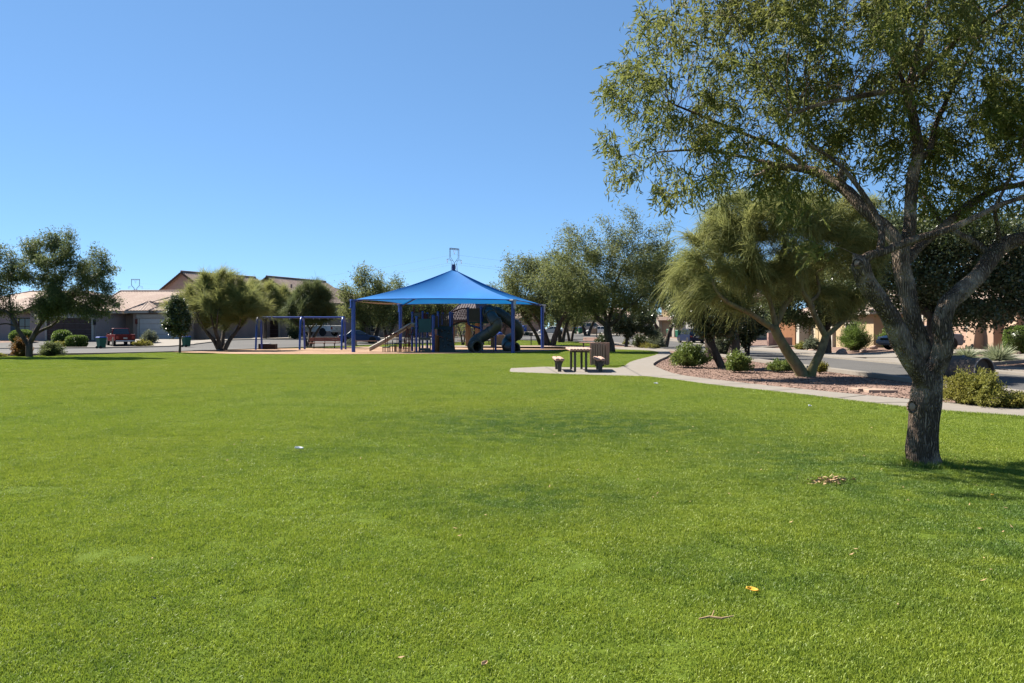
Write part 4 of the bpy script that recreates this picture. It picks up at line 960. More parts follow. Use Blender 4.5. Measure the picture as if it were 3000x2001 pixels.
# ------------------------------------------------------------------ play structure
def play_structure():
    D0 = 52.6; k = D0 / F
    base = pd(1300, 1033, D0); base.z = 0
    root = thing('play_structure', 'dark blue and brown playground climbing structure with two tube slides under the canopy', 'play structure', base)
    def q(px, py, dy=0.0):
        kk = (D0 + dy) / F
        return Vector(((px - CX) * kk - base.x, dy, EYE - (py - HY) * kk))
    def post(px, top, dy, bot=None, r=.075, m='blue'):
        a = q(px, top, dy); zb = -.1 if bot is None else q(px, bot, dy).z
        o = MB().tube([(a.x, a.y, zb), (a.x, a.y, a.z - .03)], r, 10).lathe([(.001, .05), (r * .8, .04), (r * 1.12, 0), (r * 1.12, -.06), (r, -.06)], 10, Matrix.Translation((a.x, a.y, a.z - .03))).build('post', M[m], root, smooth=40)
        return o
    def panel(name, x0, x1, y0, y1, dy, m, th=.06, parent=None):
        a = q(x0, y0, dy); b = q(x1, y1, dy)
        return MB().box(((a.x + b.x) / 2, dy, (a.z + b.z) / 2), (b.x - a.x, th, a.z - b.z)).build(name, M[m], parent or root, bevel=.015)
    for args in ((1220, 927, 0), (1268, 924, 0), (1271, 926, .35), (1229, 945, 1.1), (1208, 914, 2.2), (1238, 912, 2.6), (1252, 916, 3.4), (1283, 913, 1.2), (1297, 916, 2.8), (1319, 914, 1.2), (1325.5, 916, 1.5), (1409, 898, .9), (1413, 902, 2.3), (1452, 902, 2.4)):
        post(*args)
    # bent post that sweeps across below the bridge end
    MB().tube([q(1371, 900, .9), q(1371, 940, .9), q(1373, 949, .9), q(1379, 954, .9), q(1409, 962, .9)], .075, 10).build('bent_rail', M['darkblue'], root, smooth=40)
    # decks
    def deck(x0, x1, y, d0, d1, m='green_deck'):
        a = q(x0, y, d0); b = q(x1, y, d0)
        MB().box(((a.x + b.x) / 2, (d0 + d1) / 2, a.z), (b.x - a.x, d1 - d0, .09)).build('deck', M[m], root, bevel=.015)
    deck(1208, 1283, 962, .1, 2.6); deck(1281, 1327, 955, 1.2, 3.2); deck(1371, 1452, 945, .9, 2.4)
    # panels
    panel('solid_panel', 1226, 1264, 934, 974, 0, 'teal', .05)
    pa = panel('play_panel', 1227, 1262, 989, 995, 0.05, 'slate'); panel('panel_sill', 1227, 1262, 1021, 1027, .05, 'slate', parent=pa)
    for x in (1227.5, 1259):
        panel('panel_stile', x, x + 3.5, 995, 1021, .05, 'slate', parent=pa)
    for x in (1239, 1247):
        panel('baluster', x, x + 1.3, 995, 1021, .05, 'cream', .03, parent=pa)
    panel('panel_rail', 1231, 1259, 995.2, 996.8, .05, 'cream', .03, parent=pa); panel('panel_rail', 1231, 1259, 1019.5, 1021, .05, 'cream', .03, parent=pa)
    panel('back_panel', 1210, 1232, 916, 930, 2.25, 'slate'); panel('side_panel', 1271, 1283, 925, 962, .7, 'brownp'); panel('side_panel', 1241, 1251, 918, 934, 2.9, 'redp')
    # barred guards
    def guard(x0, x1, y0, y1, dy, n, m='brownp', bar=.05):
        a = q(x0, y0, dy); b = q(x1, y1, dy); mb = MB()
        mb.box(((a.x + b.x) / 2, dy, a.z - .04), (b.x - a.x, .05, .08)); mb.box(((a.x + b.x) / 2, dy, b.z + .04), (b.x - a.x, .05, .08))
        for i in range(n):
            x = a.x + (b.x - a.x) * (i + .5) / n
            mb.box((x, dy, (a.z + b.z) / 2), (bar, .04, a.z - b.z - .1))
        return mb.build('guard_rail', M[m], root)
    guard(1283, 1319, 920, 955, 1.2, 6, bar=.085); guard(1250, 1297, 920, 955, 3.0, 9, bar=.09); guard(1374, 1407, 903, 942, .9, 6, 'brownp', .13); guard(1298, 1325, 921, 955, 2.9, 5)
    # hoops above the platforms
    def hoop(x0, x1, top, foot, dy, m='redp'):
        a = q(x0, foot, dy); b = q(x1, foot, dy); t = q(x0, top, dy).z; r = min(.16, (b.x - a.x) / 2)
        pts = [a, Vector((a.x, dy, t - r))] + [Vector((a.x + r - r * math.cos(an), dy, t - r + r * math.sin(an))) for an in (.5, 1.0, 1.57)]
        pts += [Vector((b.x - r + r * math.sin(an), dy, t - r + r * math.cos(an))) for an in (0.0, .57, 1.07)] + [Vector((b.x, dy, t - r)), b]
        MB().tube(pts, .026, 6).build('hand_hoop', M[m], root, smooth=60)
    hoop(1211, 1214, 898, 918, 2.3); hoop(1229, 1241, 899, 930, 2.7); hoop(1296, 1305, 896, 935, 2.4); hoop(1305, 1331, 900, 940, 1.6); hoop(1316, 1327, 900, 940, 3.0)
    # arched bridge with netted sides
    A = q(1326, 954, 1.2); Bq = q(1373, 944, 1.2)
    def arch(t, up=0.0): 
        p = A.lerp(Bq, t); return Vector((p.x, p.y, p.z + .10 * math.sin(math.pi * t) + up))
    mb = MB()
    for i in range(10):
        p = arch((i + .5) / 10); mb.box((p.x, 1.75, p.z), (.115, 1.0, .05), ry=-.15)
    mb.build('bridge_deck', M['green_deck'], root)
    for dy in (1.2, 2.25):
        mb = MB()
        mb.tube([arch(i / 12, .95) + Vector((0, dy - 1.2, 0)) for i in range(13)], .03, 6)
        mb.tube([arch(i / 12, .06) + Vector((0, dy - 1.2, 0)) for i in range(13)], .03, 6)
        n = 13
        for i in range(n):
            p0 = arch((i + .5) / n, .06) + Vector((0, dy - 1.2, 0)); p1 = arch((i + .5) / n, .95) + Vector((0, dy - 1.2, 0)); mb.tube([p0, p1], .014, 5)
            for j in range(2):
                c = p0.lerp(p1, .42 + .27 * j + (.13 if i % 2 else 0)); mb.box(c, (.09, .015, .03))
        mb.build('bridge_net', M['redp'], root)
    # climbing wall: tapering slab with hand holds
    a, b2, c2, d2 = q(1284, 957, 1.1), q(1322, 957, 1.1), q(1335, 1034, -.2), q(1288, 1034, -.2)
    th = Vector((0, .14, .03)); w = MB().add([a, b2, c2, d2, a + th, b2 + th, c2 + th, d2 + th], [(0, 1, 2, 3), (7, 6, 5, 4), (0, 4, 5, 1), (1, 5, 6, 2), (2, 6, 7, 3), (3, 7, 4, 0)]).build('climbing_wall', M['slatedark'], root, bevel=.03)
    rr = random.Random(4)
    for i in range(16):
        u, v = rr.uniform(.12, .88), rr.uniform(.08, .92); p = a.lerp(b2, u).lerp(d2.lerp(c2, u), v) + Vector((0, -.03, 0))
        o = MB().lathe([(.001, .05), (.05, .04), (.085, 0), (.07, -.02)], 8).build('hand_hold', M['brownp' if i % 3 else 'slate'], w, smooth=80); o.location = p; o.rotation_euler = (R(75), 0, rr.uniform(0, 3))
    # tower 2: entry plates of the tubes
    panel('tube_entry', 1414, 1450, 900, 945, 1.0, 'slatedark', .06)
    MB().lathe([(.48, -.06), (.52, 0), (.44, .10), (.36, .12)], 22, Matrix.Translation(q(1433, 915, .95)) @ Matrix.Rotation(R(90), 4, 'X')).build('entry_ring', M['slate'], root, smooth=50)
    def tubeslide(pts, r, name='tube_slide'):
        P, _ = catmull(pts, [r] * len(pts), .12); P = [Vector(p) for p in P]
        o = MB().tube(P, r, 22, cap=False).build(name, M['slate'], root, smooth=60)
        so = o.modifiers.new('wall', 'SOLIDIFY'); so.thickness = .05; so.offset = -1
        L = [0]
        for i in range(1, len(P)): L.append(L[-1] + (P[i] - P[i - 1]).length)
        nxt = .75
        for i in range(1, len(P) - 2):
            if L[i] >= nxt:
                nxt += .95; t = (P[i + 1] - P[i - 1]).normalized(); Mx = Matrix.Translation(P[i]) @ t.to_track_quat('Z', 'Y').to_matrix().to_4x4()
                MB().lathe([(r, -.07), (r + .045, -.06), (r + .045, .06), (r, .07)], 22, Mx).build('flange', M['slate'], o, smooth=50)
        t = (P[-1] - P[-2]).normalized(); Mx = Matrix.Translation(P[-1]) @ t.to_track_quat('Z', 'Y').to_matrix().to_4x4()
        MB().lathe([(r - .05, -.05), (r + .06, -.05), (r + .08, .02), (r + .03, .06), (r - .06, .03), (r - .05, -.05)], 22, Mx).build('exit_rim', M['slate'], o, smooth=50)
        return o
    s1 = tubeslide([q(1433, 915, 1.0), q(1437, 921, .4), q(1446, 936, -.4), q(1456, 950, -.6), q(1450, 962, -.5), q(1432, 976, -.3), q(1408, 990, -.1), q(1391, 1002, -.3), q(1387, 1013, -.75), q(1398, 1016, -1.25)], .37)
    s2 = tubeslide([q(1448, 912, 2.0), q(1462, 918, 2.0), q(1480, 931, 2.0), q(1500, 946, 2.0), q(1517, 961, 2.1), q(1519, 975, 2.4), q(1506, 987, 2.9), q(1489, 998, 3.2), q(1484, 1011, 2.8), q(1494, 1018, 2.2), q(1508, 1021, 1.6)], .37)
    lp = MB().grid(lambda u, v: q(1500, 1022, 2.1).lerp(q(1523, 1026, 1.0), u) + Vector((0, (v - .5) * .7, .10 * (2 * v - 1) ** 2)), 6, 8).build('exit_chute', M['slate'], s2, smooth=60)
    for px, top, dy in ((1446, 978, -.3), (1489, 1012, 3.0), (1395, 1008, -.2)):
        a = q(px, top, dy); MB().tube([(a.x, dy, -.1), tuple(a)], .03, 8).build('slide_support', M['bronze'], root, smooth=40)
    # straight cream slide at the left
    c0, c1, c2_, c3 = q(1216, 958, 1.2), q(1196, 962, 1.1), q(1130, 1004, .7), q(1084, 1029, .5)
    P, _ = catmull([c0, c1, c2_, c3], [1] * 4, .15); P = [Vector(p) for p in P]
    def sl(u, v):
        i = min(len(P) - 1, int(u * (len(P) - 1) + .5)); x = (v - .5)
        return P[i] + Vector((0, x * .62, .26 * max(0, (abs(x) * 2 - .62) / .38)))
    so = MB().grid(sl, len(P) - 1, 12).build('straight_slide', M['cream'], root, smooth=60); z_ = so.modifiers.new('wall', 'SOLIDIFY'); z_.thickness = .06
    a = q(1150, 997, .8); MB().tube([(a.x, .8, -.1), (a.x, .8, a.z)], .03, 8).build('slide_support', M['bronze'], root)
    # stepping pods that climb to the deck, with maroon rails
    pods = [(1132, 1017, -.2), (1150, 1013, .1), (1166, 1007, .4), (1181, 999, .6), (1194, 990, .8), (1207, 981, .9)]
    for i, (px, py, dy) in enumerate(pods):
        a = q(px, py, dy); po = MB().box((a.x, dy, a.z), (.46, .62, .07)).build('step', M['green_deck'], root, bevel=.02)
        for sx in (-.2, .2):
            for sy in (-.26, .26):
                MB().tube([(a.x + sx, dy + sy, -.1), (a.x + sx, dy + sy, a.z - .03)], .022, 6).build('step_leg', M['redp'], po, smooth=40)
    for off in (-.45, .38):
        for i in (0, 2, 4):
            px, py, dy = pods[i]; a = q(px, py, dy)
            MB().tube([(a.x, dy + off, -.1), (a.x, dy + off, a.z + .78)], .026, 6).build('rail_post', M['redp'], root, smooth=40)
        MB().tube([q(px, py, dy) + Vector((0, off, .75)) for px, py, dy in pods], .026, 6).build('hand_rail', M['redp'], root, smooth=40)
    # little maroon ladder
    mb = MB()
    for x in (1180, 1195): mb.tube([q(x, 1027, -.5), q(x + 8, 985, .2), q(x + 14, 962, .5)], .028, 6)
    for t in (.15, .35, .55, .75): 
        mb.tube([q(1180, 1027, -.5).lerp(q(1188, 985, .2), t), q(1195, 1027, -.5).lerp(q(1203, 985, .2), t)], .022, 6)
    mb.build('ladder', M['redp'], root, smooth=40)
    # orange climber column by the wall
    a = q(1281, 982, .9); MB().tube([(a.x, .9, -.1), (a.x, .9, a.z)], .16, 12).build('climber_column', M['orangep'], root, smooth=40)
    mb = MB(); mb.tube([q(1281, 986, .7), q(1291, 985, .3), q(1297, 990, .1)], .03, 6); mb.build('grab_bar', M['redp'], root, smooth=40)
play_structure()

# ------------------------------------------------------------------ pavilion with peaked metal roof behind the play structure
def ramada():
    b = atd(1385, 66.5); s = 66.5 / F; W = 64 * s
    root = thing('pavilion', 'small picnic pavilion with steep grey-mauve ribbed metal roof on tan columns', 'pavilion', b, R(-33))
    ez = EYE + (HY - 937) * s; ap = ez + 2.35; C = [(-W, -W), (W, -W), (W, W), (-W, W)]
    for k in range(4):
        a = Vector((*C[k], ez)); d = Vector((*C[(k + 1) % 4], ez)); t = Vector((0, 0, ap)); mb = MB(); ribs = MB()
        n = 14
        mb.add([a, d, t], [(0, 1, 2)])
        nrm = (d - a).cross(t - a).normalized()
        for i in range(n):
            u = (i + .5) / n; e = a.lerp(d, u); dirv = (t - (a + d) / 2); f = 1 - abs(2 * u - 1); e2 = e + dirv * f
            if (e2 - e).length > .1: ribs.tube([e + nrm * .012, e2 + nrm * .012], .02, 4)
        mb.tube([a, t], .05, 6)
        ribs.build('ribs', M['brownp'], mb.build('roof_panel', M['seam'], root, recalc=False))
        c = (a + d) / 2; MB().box((c.x * .985, c.y * .985, ez - .13), ((d - a).length * .985, .08, .22), rz=math.atan2(d.y - a.y, d.x - a.x)).build('fascia', M['brownp'], root)
    for x in (-1, 1):
        for y in (-1, 1):
            MB().box((x * W * .72, y * W * .62, ez / 2 - .1), (.34, .34, ez + .1)).build('column', M['tanpost'], root, bevel=.02)
    MB().box((0, 0, .02), (W * 1.9, W * 1.8, .08)).build('slab', M['concrete'], root)
ramada()

# ------------------------------------------------------------------ tables, benches and bins
def bench(name, label, loc, rz, L, m, back=True, legs=2, seat_h=.45, back_h=.8, group='park benches'):
    root = thing(name, label, 'bench', loc, rz, group)
    mb = MB()
    for j in range(3): mb.box((0, -.17 + j * .155, seat_h), (L, .14, .05))
    mb.build('seat', M[m], root, bevel=.012)
    if back:
        mb = MB()
        for j in range(2): mb.box((0, .30 + j * .02, seat_h + .20 + j * .145), (L, .045, .135), rx=-.12)
        mb.build('backrest', M[m], root, bevel=.012)
    for i in range(legs):
        x = -L / 2 + L * (i + .5) / legs if legs > 2 else (-1 + 2 * i) * L * .36
        mb = MB().box((x, .0, seat_h / 2 - .05), (.07, .09, seat_h + .1)).box((x, 0, seat_h - .05), (.06, .46, .05))
        if back: mb.box((x, .30, seat_h + .15), (.05, .05, .45), rx=-.1).box((x, .12, seat_h - .02), (.05, .42, .04))
        mb.build('leg', M['bronze'], root)
    return root
def picnic():
    yc = 29.2; L = 2.35
    xt = 2.47
    t = thing('picnic_table', 'empty plank picnic table with end grain showing on the concrete pad', 'picnic table', (xt, yc, .035))
    mb = MB(); n = 7
    for i in range(n): mb.box((-.40 + .80 * (i + .5) / n, 0, .795), (.107, L, .085))
    o = mb.build('tabletop', M['plank'], t, bevel=.028)
    mb = MB()
    for y in (-.85, .85): mb.box((0, y, .725), (.66, .09, .05))
    mb.build('crossbar', M['bronze'], o)
    for x in (-.2, .2):
        for y in (-.93, .93): MB().box((x, y, .33), (.085, .085, .78)).build('leg', M['bronze'], t, bevel=.01)
    for x, lab in ((1.72, 'low plank bench left of the foreground picnic table'), (3.24, 'low plank bench between the picnic table and the slatted bin')):
        r = thing('picnic_bench', lab, 'bench', (x, yc, .035), R(0 if x < 2 else -3), 'benches of the picnic table')
        mb = MB()
        for i in range(2): mb.box((-.085 + .17 * i, 0, .44), (.155, L * .94, .10))
        mb.build('seat', M['plank'], r, bevel=.035)
        for y in (-.85, .85):
            MB().prism([(-.06, -.1), (.06, -.1), (.075, .25), (.14, .392), (-.14, .392), (-.075, .25)], y - .045, y + .045, 'y').build('leg', M['bronze'], r, bevel=.008)
picnic()
def receptacle(label, loc, rz, w=.66, h=.9, n=7, lift=.05):
    r = thing('litter_bin', label, 'litter bin', loc, rz, 'slatted litter bins')
    mb = MB()
    for k in range(4):
        a = k * math.pi / 2; 
        for i in range(n):
            x = -w / 2 + w * (i + .5) / n; c, s = math.cos(a), math.sin(a)
            y = -w / 2 - .025
            mb.box((x * c - y * s, x * s + y * c, lift + h / 2 + (.012 if i % 2 else 0)), (w / n * .80, .045, h), rz=a)
    mb.build('slats', M['slatm'], r, bevel=.008)
    MB().box((0, 0, lift + h / 2 - .02), (w - .06, w - .06, h - .1)).build('liner', M['black'], r)
    MB().box((0, 0, lift * .5), (w * .5, w * .5, lift + .06)).build('base', M['bronze'], r)
    return r
b = at(1757, 1073); receptacle('nearest slatted litter bin of pinkish planks just behind the picnic table', b, R(-20), w=.62, h=.93, n=6, lift=.06)
b = at(1462, 1011.5)
r = receptacle('far slatted litter bin with blue lid behind the tube slide', b, R(18), w=.78, h=.95, n=7)
MB().lathe([(.001, 1.28), (.25, 1.22), (.36, 1.1), (.38, 1.0), (.36, 1.0)], 18).build('lid', M['binblue'], r, smooth=60)
b = at(1731, 1020); bench('park_bench', 'sunlit tan bench with backrest facing the lawn behind the slatted litter bin', b, R(-48), 2.25, 'plank')
b = at(950, 1021.5); bench('park_bench', 'long red-brown bench with backrest behind the right bay of the swing frame', b, R(4), 2.4, 'plankred', legs=3, group='park benches')
b = at(1070, 1014); bench('park_bench', 'red-brown backless bench beside the left canopy post', b, R(-3), 2.3, 'plankred', back=False, legs=2)
b = at(1358, 1009.5)
t = thing('pavilion_table', 'small red-brown table with attached side seat seen right of the climbing wall', 'picnic table', b)
MB().box((.32, 0, .80), (.62, .9, .06)).build('tabletop', M['plankred'], t, bevel=.02); MB().box((-.25, 0, .44), (.75, .4, .05)).build('seat', M['plankred'], t, bevel=.02)
for x, h in ((.28, .78), (-.1, .42)): MB().box((x, 0, h / 2 - .05), (.07, .07, h + .1)).build('leg', M['bronze'], t)
b = at(1425, 1011); bench('park_bench', 'dark single-post bench between the tube slide mouth and the far litter bin', b, R(0), .7, 'brownwood', back=False)
# low picket fence behind the play area
f = thing('picket_fence', 'low thin-barred metal fence behind the play area', 'fence', at(1395, 1009.5))
mb = MB()
mb.tube([(-2.4, 0, .85), (2.4, 0, .85)], .02, 5).tube([(-2.4, 0, .12), (2.4, 0, .12)], .02, 5)
mb.build('rail', M['tanpost'], f)
mb = MB()
for i in range(25): mb.box((-2.4 + i * .2, 0, .42), (.022, .022, .95))
mb.build('pickets', M['tanpost'], f)
# charcoal grill on a post, right of the canopy
g = thing('grill', 'small charcoal grill on a single post on the lawn beyond the right canopy post', 'grill', at(1556, 1012))
MB().tube([(0, 0, -.1), (0, 0, .95)], .045, 8).build('post', M['bronze'], g); MB().box((0, 0, 1.04), (.34, .42, .28)).build('firebox', M['bronze'], g, bevel=.02); MB().box((.0, 0, 1.2), (.36, .44, .02)).build('grate', M['bronze'], g)
# pink board on a post
g = thing('notice_board', 'small pink board on a tan post seen under the tower of the play structure', 'notice board', at(1381, 1007))
MB().box((0, 0, .6), (.16, .12, 1.3)).build('post', M['tanpost'], g); MB().box((0, -.08, 1.5), (.48, .05, .32)).build('board', M['st_pink'], g, bevel=.02)
for px, py, top, lab in ((1628, 998.5, 972, 'thin dark post on the back lawn between the forked feathery trees'), (1748, 1006, 955, 'slender dark post at the street edge left of the broad feathery tree')):
    b = at(px, py); h = (py - top) * b.y / F
    g = thing('post', lab, 'post', b, 0, 'thin posts by the street'); g.name = 'bollard_post'
    MB().tube([(0, 0, -.1), (0, 0, h)], .045, 8).build('shaft', M['bronze'], g); MB().lathe([(.001, h + .05), (.06, h + .03), (.06, h - .04), (.045, h - .04)], 8).build('cap', M['bronze'], g)
# ------------------------------------------------------------------ vehicles and wheelie bins
def wheel(root, x, y, r, w, side):
    T = Matrix.Translation((x, y, r)) @ Matrix.Rotation(R(-90 * side), 4, 'X')
    o = MB().lathe([(r * .6, -w / 2), (r * .93, -w / 2), (r, -w * .35), (r, w * .35), (r * .93, w / 2), (r * .6, w / 2)], 22, T).build('wheel', M['black'], root, smooth=40)
    MB().lathe([(.001, w * .40), (r * .18, w * .42), (r * .22, w * .3), (r * .5, w * .36), (r * .62, w * .46), (r * .62, -w * .3), (.001, -w * .3)], 16, T).build('rim', M['rim'], o, smooth=40)
def car(name, label, cat, loc, rz, paint, L=4.5, W=1.78, H=1.45, kind='sedan', sc=1.0):
    """local +x is the front"""
    root = thing(name, label, cat, loc, rz, 'vehicles parked along the streets'); root.scale = (sc, sc, sc)
    h = L / 2; P = {}
    if kind == 'sedan': body = [(-h, .45), (-h + .05, .82), (-h + .15, .92), (-h + 1.0, .95), (h - 1.35, .93), (h - .35, .78), (h - .04, .60), (h, .42), (h - .1, .24), (-h + .1, .24)]; cab = (-h + .75, h - 1.25, -h + 1.35, h - 2.15, .93, H)
    elif kind == 'suv': body = [(-h, .5), (-h + .02, 1.02), (-h + .1, 1.08), (h - 1.3, 1.08), (h - .35, .98), (h - .04, .78), (h, .48), (h - .12, .28), (-h + .1, .28)]; cab = (-h + .06, h - 1.2, -h + .55, h - 1.95, 1.06, H)
    elif kind == 'van': body = [(-h, .45), (-h + .02, .98), (-h + .05, 1.02), (h - 1.1, 1.02), (h - .3, .86), (h - .02, .66), (h, .42), (h - .1, .26), (-h + .08, .26)]; cab = (-h + .04, h - .7, -h + .32, h - 1.75, 1.0, H)
    else: body = [(-h, .55), (-h + .02, 1.06), (-h + .05, 1.10), (-h + 1.9, 1.10), (h - .9, 1.08), (h - .3, 1.02), (h - .03, .88), (h, .52), (h - .1, .40), (-h + .06, .40)]; cab = (-h + 1.95, h - 1.35, -h + 2.15, h - 2.05, 1.08, H)
    w2 = W / 2
    if kind == 'pickup':
        fr = [(x, z) for x, z in body if x > -h + 1.9 - .01]; fr = [(-h + 1.95, .42), (-h + 1.95, 1.10)] + [p for p in body[4:9]]
        mb = MB().prism(fr, -w2, w2, 'y'); mb.build('body', M[paint], root, bevel=.06, smooth=40)
        mb = MB()
        for s in (-1, 1): mb.box((-h + .98, s * (w2 - .05), .80), (1.94, .10, .62))
        mb.box((-h + 1.9, 0, .80), (.08, W - .1, .6)); mb.box((-h + .98, 0, .58), (1.9, W - .1, .16))
        mb.build('bed', M[paint], root, bevel=.02)
        MB().box((-h + .03, 0, .82), (.07, W - .12, .52)).build('tailgate', M[paint], root, bevel=.02)
    else:
        MB().prism(body, -w2, w2, 'y').build('body', M[paint], root, bevel=.09, smooth=50)
    x0, x1, x2, x3, z0, z1 = cab; t = .80
    mb = MB().add([(x0, -w2 * .97, z0), (x1, -w2 * .97, z0), (x1, w2 * .97, z0), (x0, w2 * .97, z0), (x2, -w2 * t, z1), (x3, -w2 * t, z1), (x3, w2 * t, z1), (x2, w2 * t, z1)],
                  [(0, 1, 5, 4), (2, 3, 7, 6), (1, 2, 6, 5), (3, 0, 4, 7), (4, 5, 6, 7), (3, 2, 1, 0)])
    mb.build('cabin', M[paint], root, bevel=.06, smooth=40)
    def pane(c, name='window'):
        a = [Vector(p) for p in c]; ctr = sum(a, Vector()) / 4; n = (a[1] - a[0]).cross(a[2] - a[0]).normalized()
        if n.dot(ctr - Vector((0, 0, .9))) < 0: n = -n
        q = [ctr + (p - ctr) * .86 for p in a]
        o = MB().add([p + n * .012 for p in q] + [p - n * .02 for p in q], [(0, 1, 2, 3), (7, 6, 5, 4), (0, 4, 5, 1), (1, 5, 6, 2), (2, 6, 7, 3), (3, 7, 4, 0)]).build(name, M['glass'], root)
    V = mb.v
    pane([V[1], V[2], V[6], V[5]], 'windscreen'); pane([V[3], V[0], V[4], V[7]], 'rear_window')
    for a, b, c, d in ((0, 1, 5, 4), (3, 2, 6, 7)):
        A, B, C_, D_ = (Vector(V[i]) for i in (a, b, c, d)); nsp = 1 if kind == 'pickup' else 2 if kind == 'sedan' else 3
        for j in range(nsp):
            u, v = j / nsp, (j + 1) / nsp
            pane([A.lerp(B, u), A.lerp(B, v), D_.lerp(C_, v), D_.lerp(C_, u)])
    r = .32 if kind in ('sedan', 'van') else .38
    for s in (-1, 1):
        for x in (-h + .85 + (.25 if kind == 'pickup' else 0), h - .85):
            MB().lathe([(.001, 0), (r + .08, 0), (r + .08, .03), (.001, .03)], 20, Matrix.Translation((x, s * (w2 - .015), r + .02)) @ Matrix.Rotation(R(-90 * s), 4, 'X')).build('wheel_arch', M['black'], root)
            wheel(root, x, s * (w2 - .10), r, .24, s)
        zt = .80 if kind != 'sedan' else .72
        MB().box((-h + .02, s * (w2 - .20), zt + (.1 if kind == 'suv' else .02)), (.08, .26, .16 if kind != 'pickup' else .3)).build('tail_light', M['lampred'], root, bevel=.02)
        MB().box((h - .12, s * (w2 - .28), .68 if kind != 'pickup' else .86), (.16, .38, .14)).build('headlight', M['lampclear'], root, bevel=.03)
        MB().box((x1 - .35, s * (w2 + .08), z0 + .08), (.12, .18, .13)).build('mirror', M[paint], root, bevel=.03)
    MB().box((-h - .03, 0, .46), (.14, W * .94, .16)).build('bumper', M['chrome' if kind == 'pickup' else paint], root, bevel=.04)
    MB().box((h + .01, 0, .44), (.12, W * .92, .2)).build('bumper', M['chrome' if kind == 'pickup' else paint], root, bevel=.04)
    MB().box((-h + .0 if kind == 'pickup' else -h + .0, 0, .74), (.05, .36, .15)).build('number_plate', M['plate'], root)
    MB().box((h - .03, 0, .60), (.07, W * .5, .16)).build('grille', M['black'], root)
    return root
def heading(dx, dy): return math.atan2(dy, dx)
b = at(2024, 1005); car('minivan', 'dark blue minivan seen from behind parked at the far kerb of the right street', 'van', b, R(96), 'car_van', 4.7, 1.9, 1.72, 'van', .98)
b = at(2604, 1032); b.x += 1.85; car('sedan', 'grey car nose-out on the driveway behind the big tree trunk', 'car', Vector((b.x, b.y, zf(b.x, b.y) + .06)), R(187), 'car_grey', 4.5, 1.8, 1.42, 'sedan')
b = atd(1738, 140); b.z += .10; car('suv', 'silver estate car on the sloping driveway across the far street', 'car', b, R(-12), 'car_silver', 4.9, 1.9, 1.72, 'suv', 1.02)
b = atd(1618, 128); car('sedan', 'white car on the far street left of the green wheelie bins', 'car', b, R(170), 'car_white', 4.4, 1.75, 1.35, 'sedan')
b = atd(1757, 132); b.z -= 0.1; car('sedan', 'white car mostly hidden by the broad feathery tree trunk', 'car', b, R(160), 'car_white', 4.4, 1.75, 1.4, 'sedan')
b = at(352, 1013); b.z += .04; car('pickup_truck', 'red pickup truck backed toward the street beside the brown garage', 'pickup truck', b, R(127), 'car_red', 5.0, 1.82, 1.72, 'pickup', .88)
b = atd(928, 86); b.z += .35; car('pickup_truck', 'white pickup truck on the sloping driveway behind the swing frame', 'pickup truck', b, R(152), 'car_white', 5.6, 2.0, 1.85, 'pickup')
b = at(1052, 1006); car('sedan', 'blue car parked on the street behind the left canopy post', 'car', b, R(15), 'car_blue' if 'car_blue' in M else 'car_carblue', 4.4, 1.75, 1.42, 'sedan', .95)
def bin_proto():
    t = thing('wheelie_bin', '', 'wheelie bin', (0, 0, 0), 0, 'wheelie bins put out along the streets')
    mb = MB(); prof = [(-.24, -.27), (.24, -.27), (.24, .27), (-.24, .27)]; top = [(-.30, -.34), (.30, -.34), (.30, .36), (-.30, .36)]
    mb.add([(x, y, .06) for x, y in prof] + [(x, y, 1.0) for x, y in top], [(0, 1, 2, 3)[::-1], (4, 5, 6, 7), (0, 1, 5, 4), (1, 2, 6, 5), (2, 3, 7, 6), (3, 0, 4, 7)])
    for s in (-1, 1): mb.box((s * .295, 0, .95), (.03, .7, .07))
    mb.box((0, -.335, .95), (.62, .03, .07))
    mb.build('tub', M['bingreen'], t, bevel=.02)
    MB().add([(-.33, -.38, 1.0), (.33, -.38, 1.0), (.33, .40, 1.0), (-.33, .40, 1.0), (-.27, -.28, 1.09), (.27, -.28, 1.09), (.27, .34, 1.09), (-.27, .34, 1.09)], [(3, 2, 1, 0), (4, 5, 6, 7), (0, 1, 5, 4), (1, 2, 6, 5), (2, 3, 7, 6), (3, 0, 4, 7)]).build('lid', M['binblue'], t, bevel=.015)
    MB().tube([(-.24, .43, .98), (.24, .43, .98)], .02, 6).build('handle', M['black'], t)
    for s in (-1, 1): MB().lathe([(.001, -.03), (.13, -.03), (.13, .03), (.001, .03)], 14, Matrix.Translation((s * .27, .26, .12)) @ Matrix.Rotation(R(90), 4, 'Y')).build('wheel', M['black'], t, smooth=40)
    return t
bp = bin_proto()
bins = [(at(297, 1021), 150, 'green wheelie bin with blue lid at the kerb beside the red pickup', .86, 'bb'), (at(546, 1017), 150, 'green wheelie bin with blue lid on the driveway behind the small dark young tree', .86, 'bb'),
        (atd(1961, 115), 200, 'green wheelie bin standing against the yellow garage wall', 1.0, 'gg'), (atd(1987, 108), 200, 'green wheelie bin at the kerb just left of the blue minivan', 1.0, 'gg'),
        (atd(1700, 133), 190, 'green wheelie bin with blue lid beside the silver car', 1.0, 'bb'), (atd(1684, 134), 185, 'shaded green wheelie bin left of the one beside the silver car', 1.0, 'bb'),
        (atd(1845, 112), 185, 'green wheelie bin half hidden behind the round dark tree', 1.0, 'gg'), (atd(1537, 150), 190, 'all-blue wheelie bin beyond the right canopy post', 1.15, 'uu')]
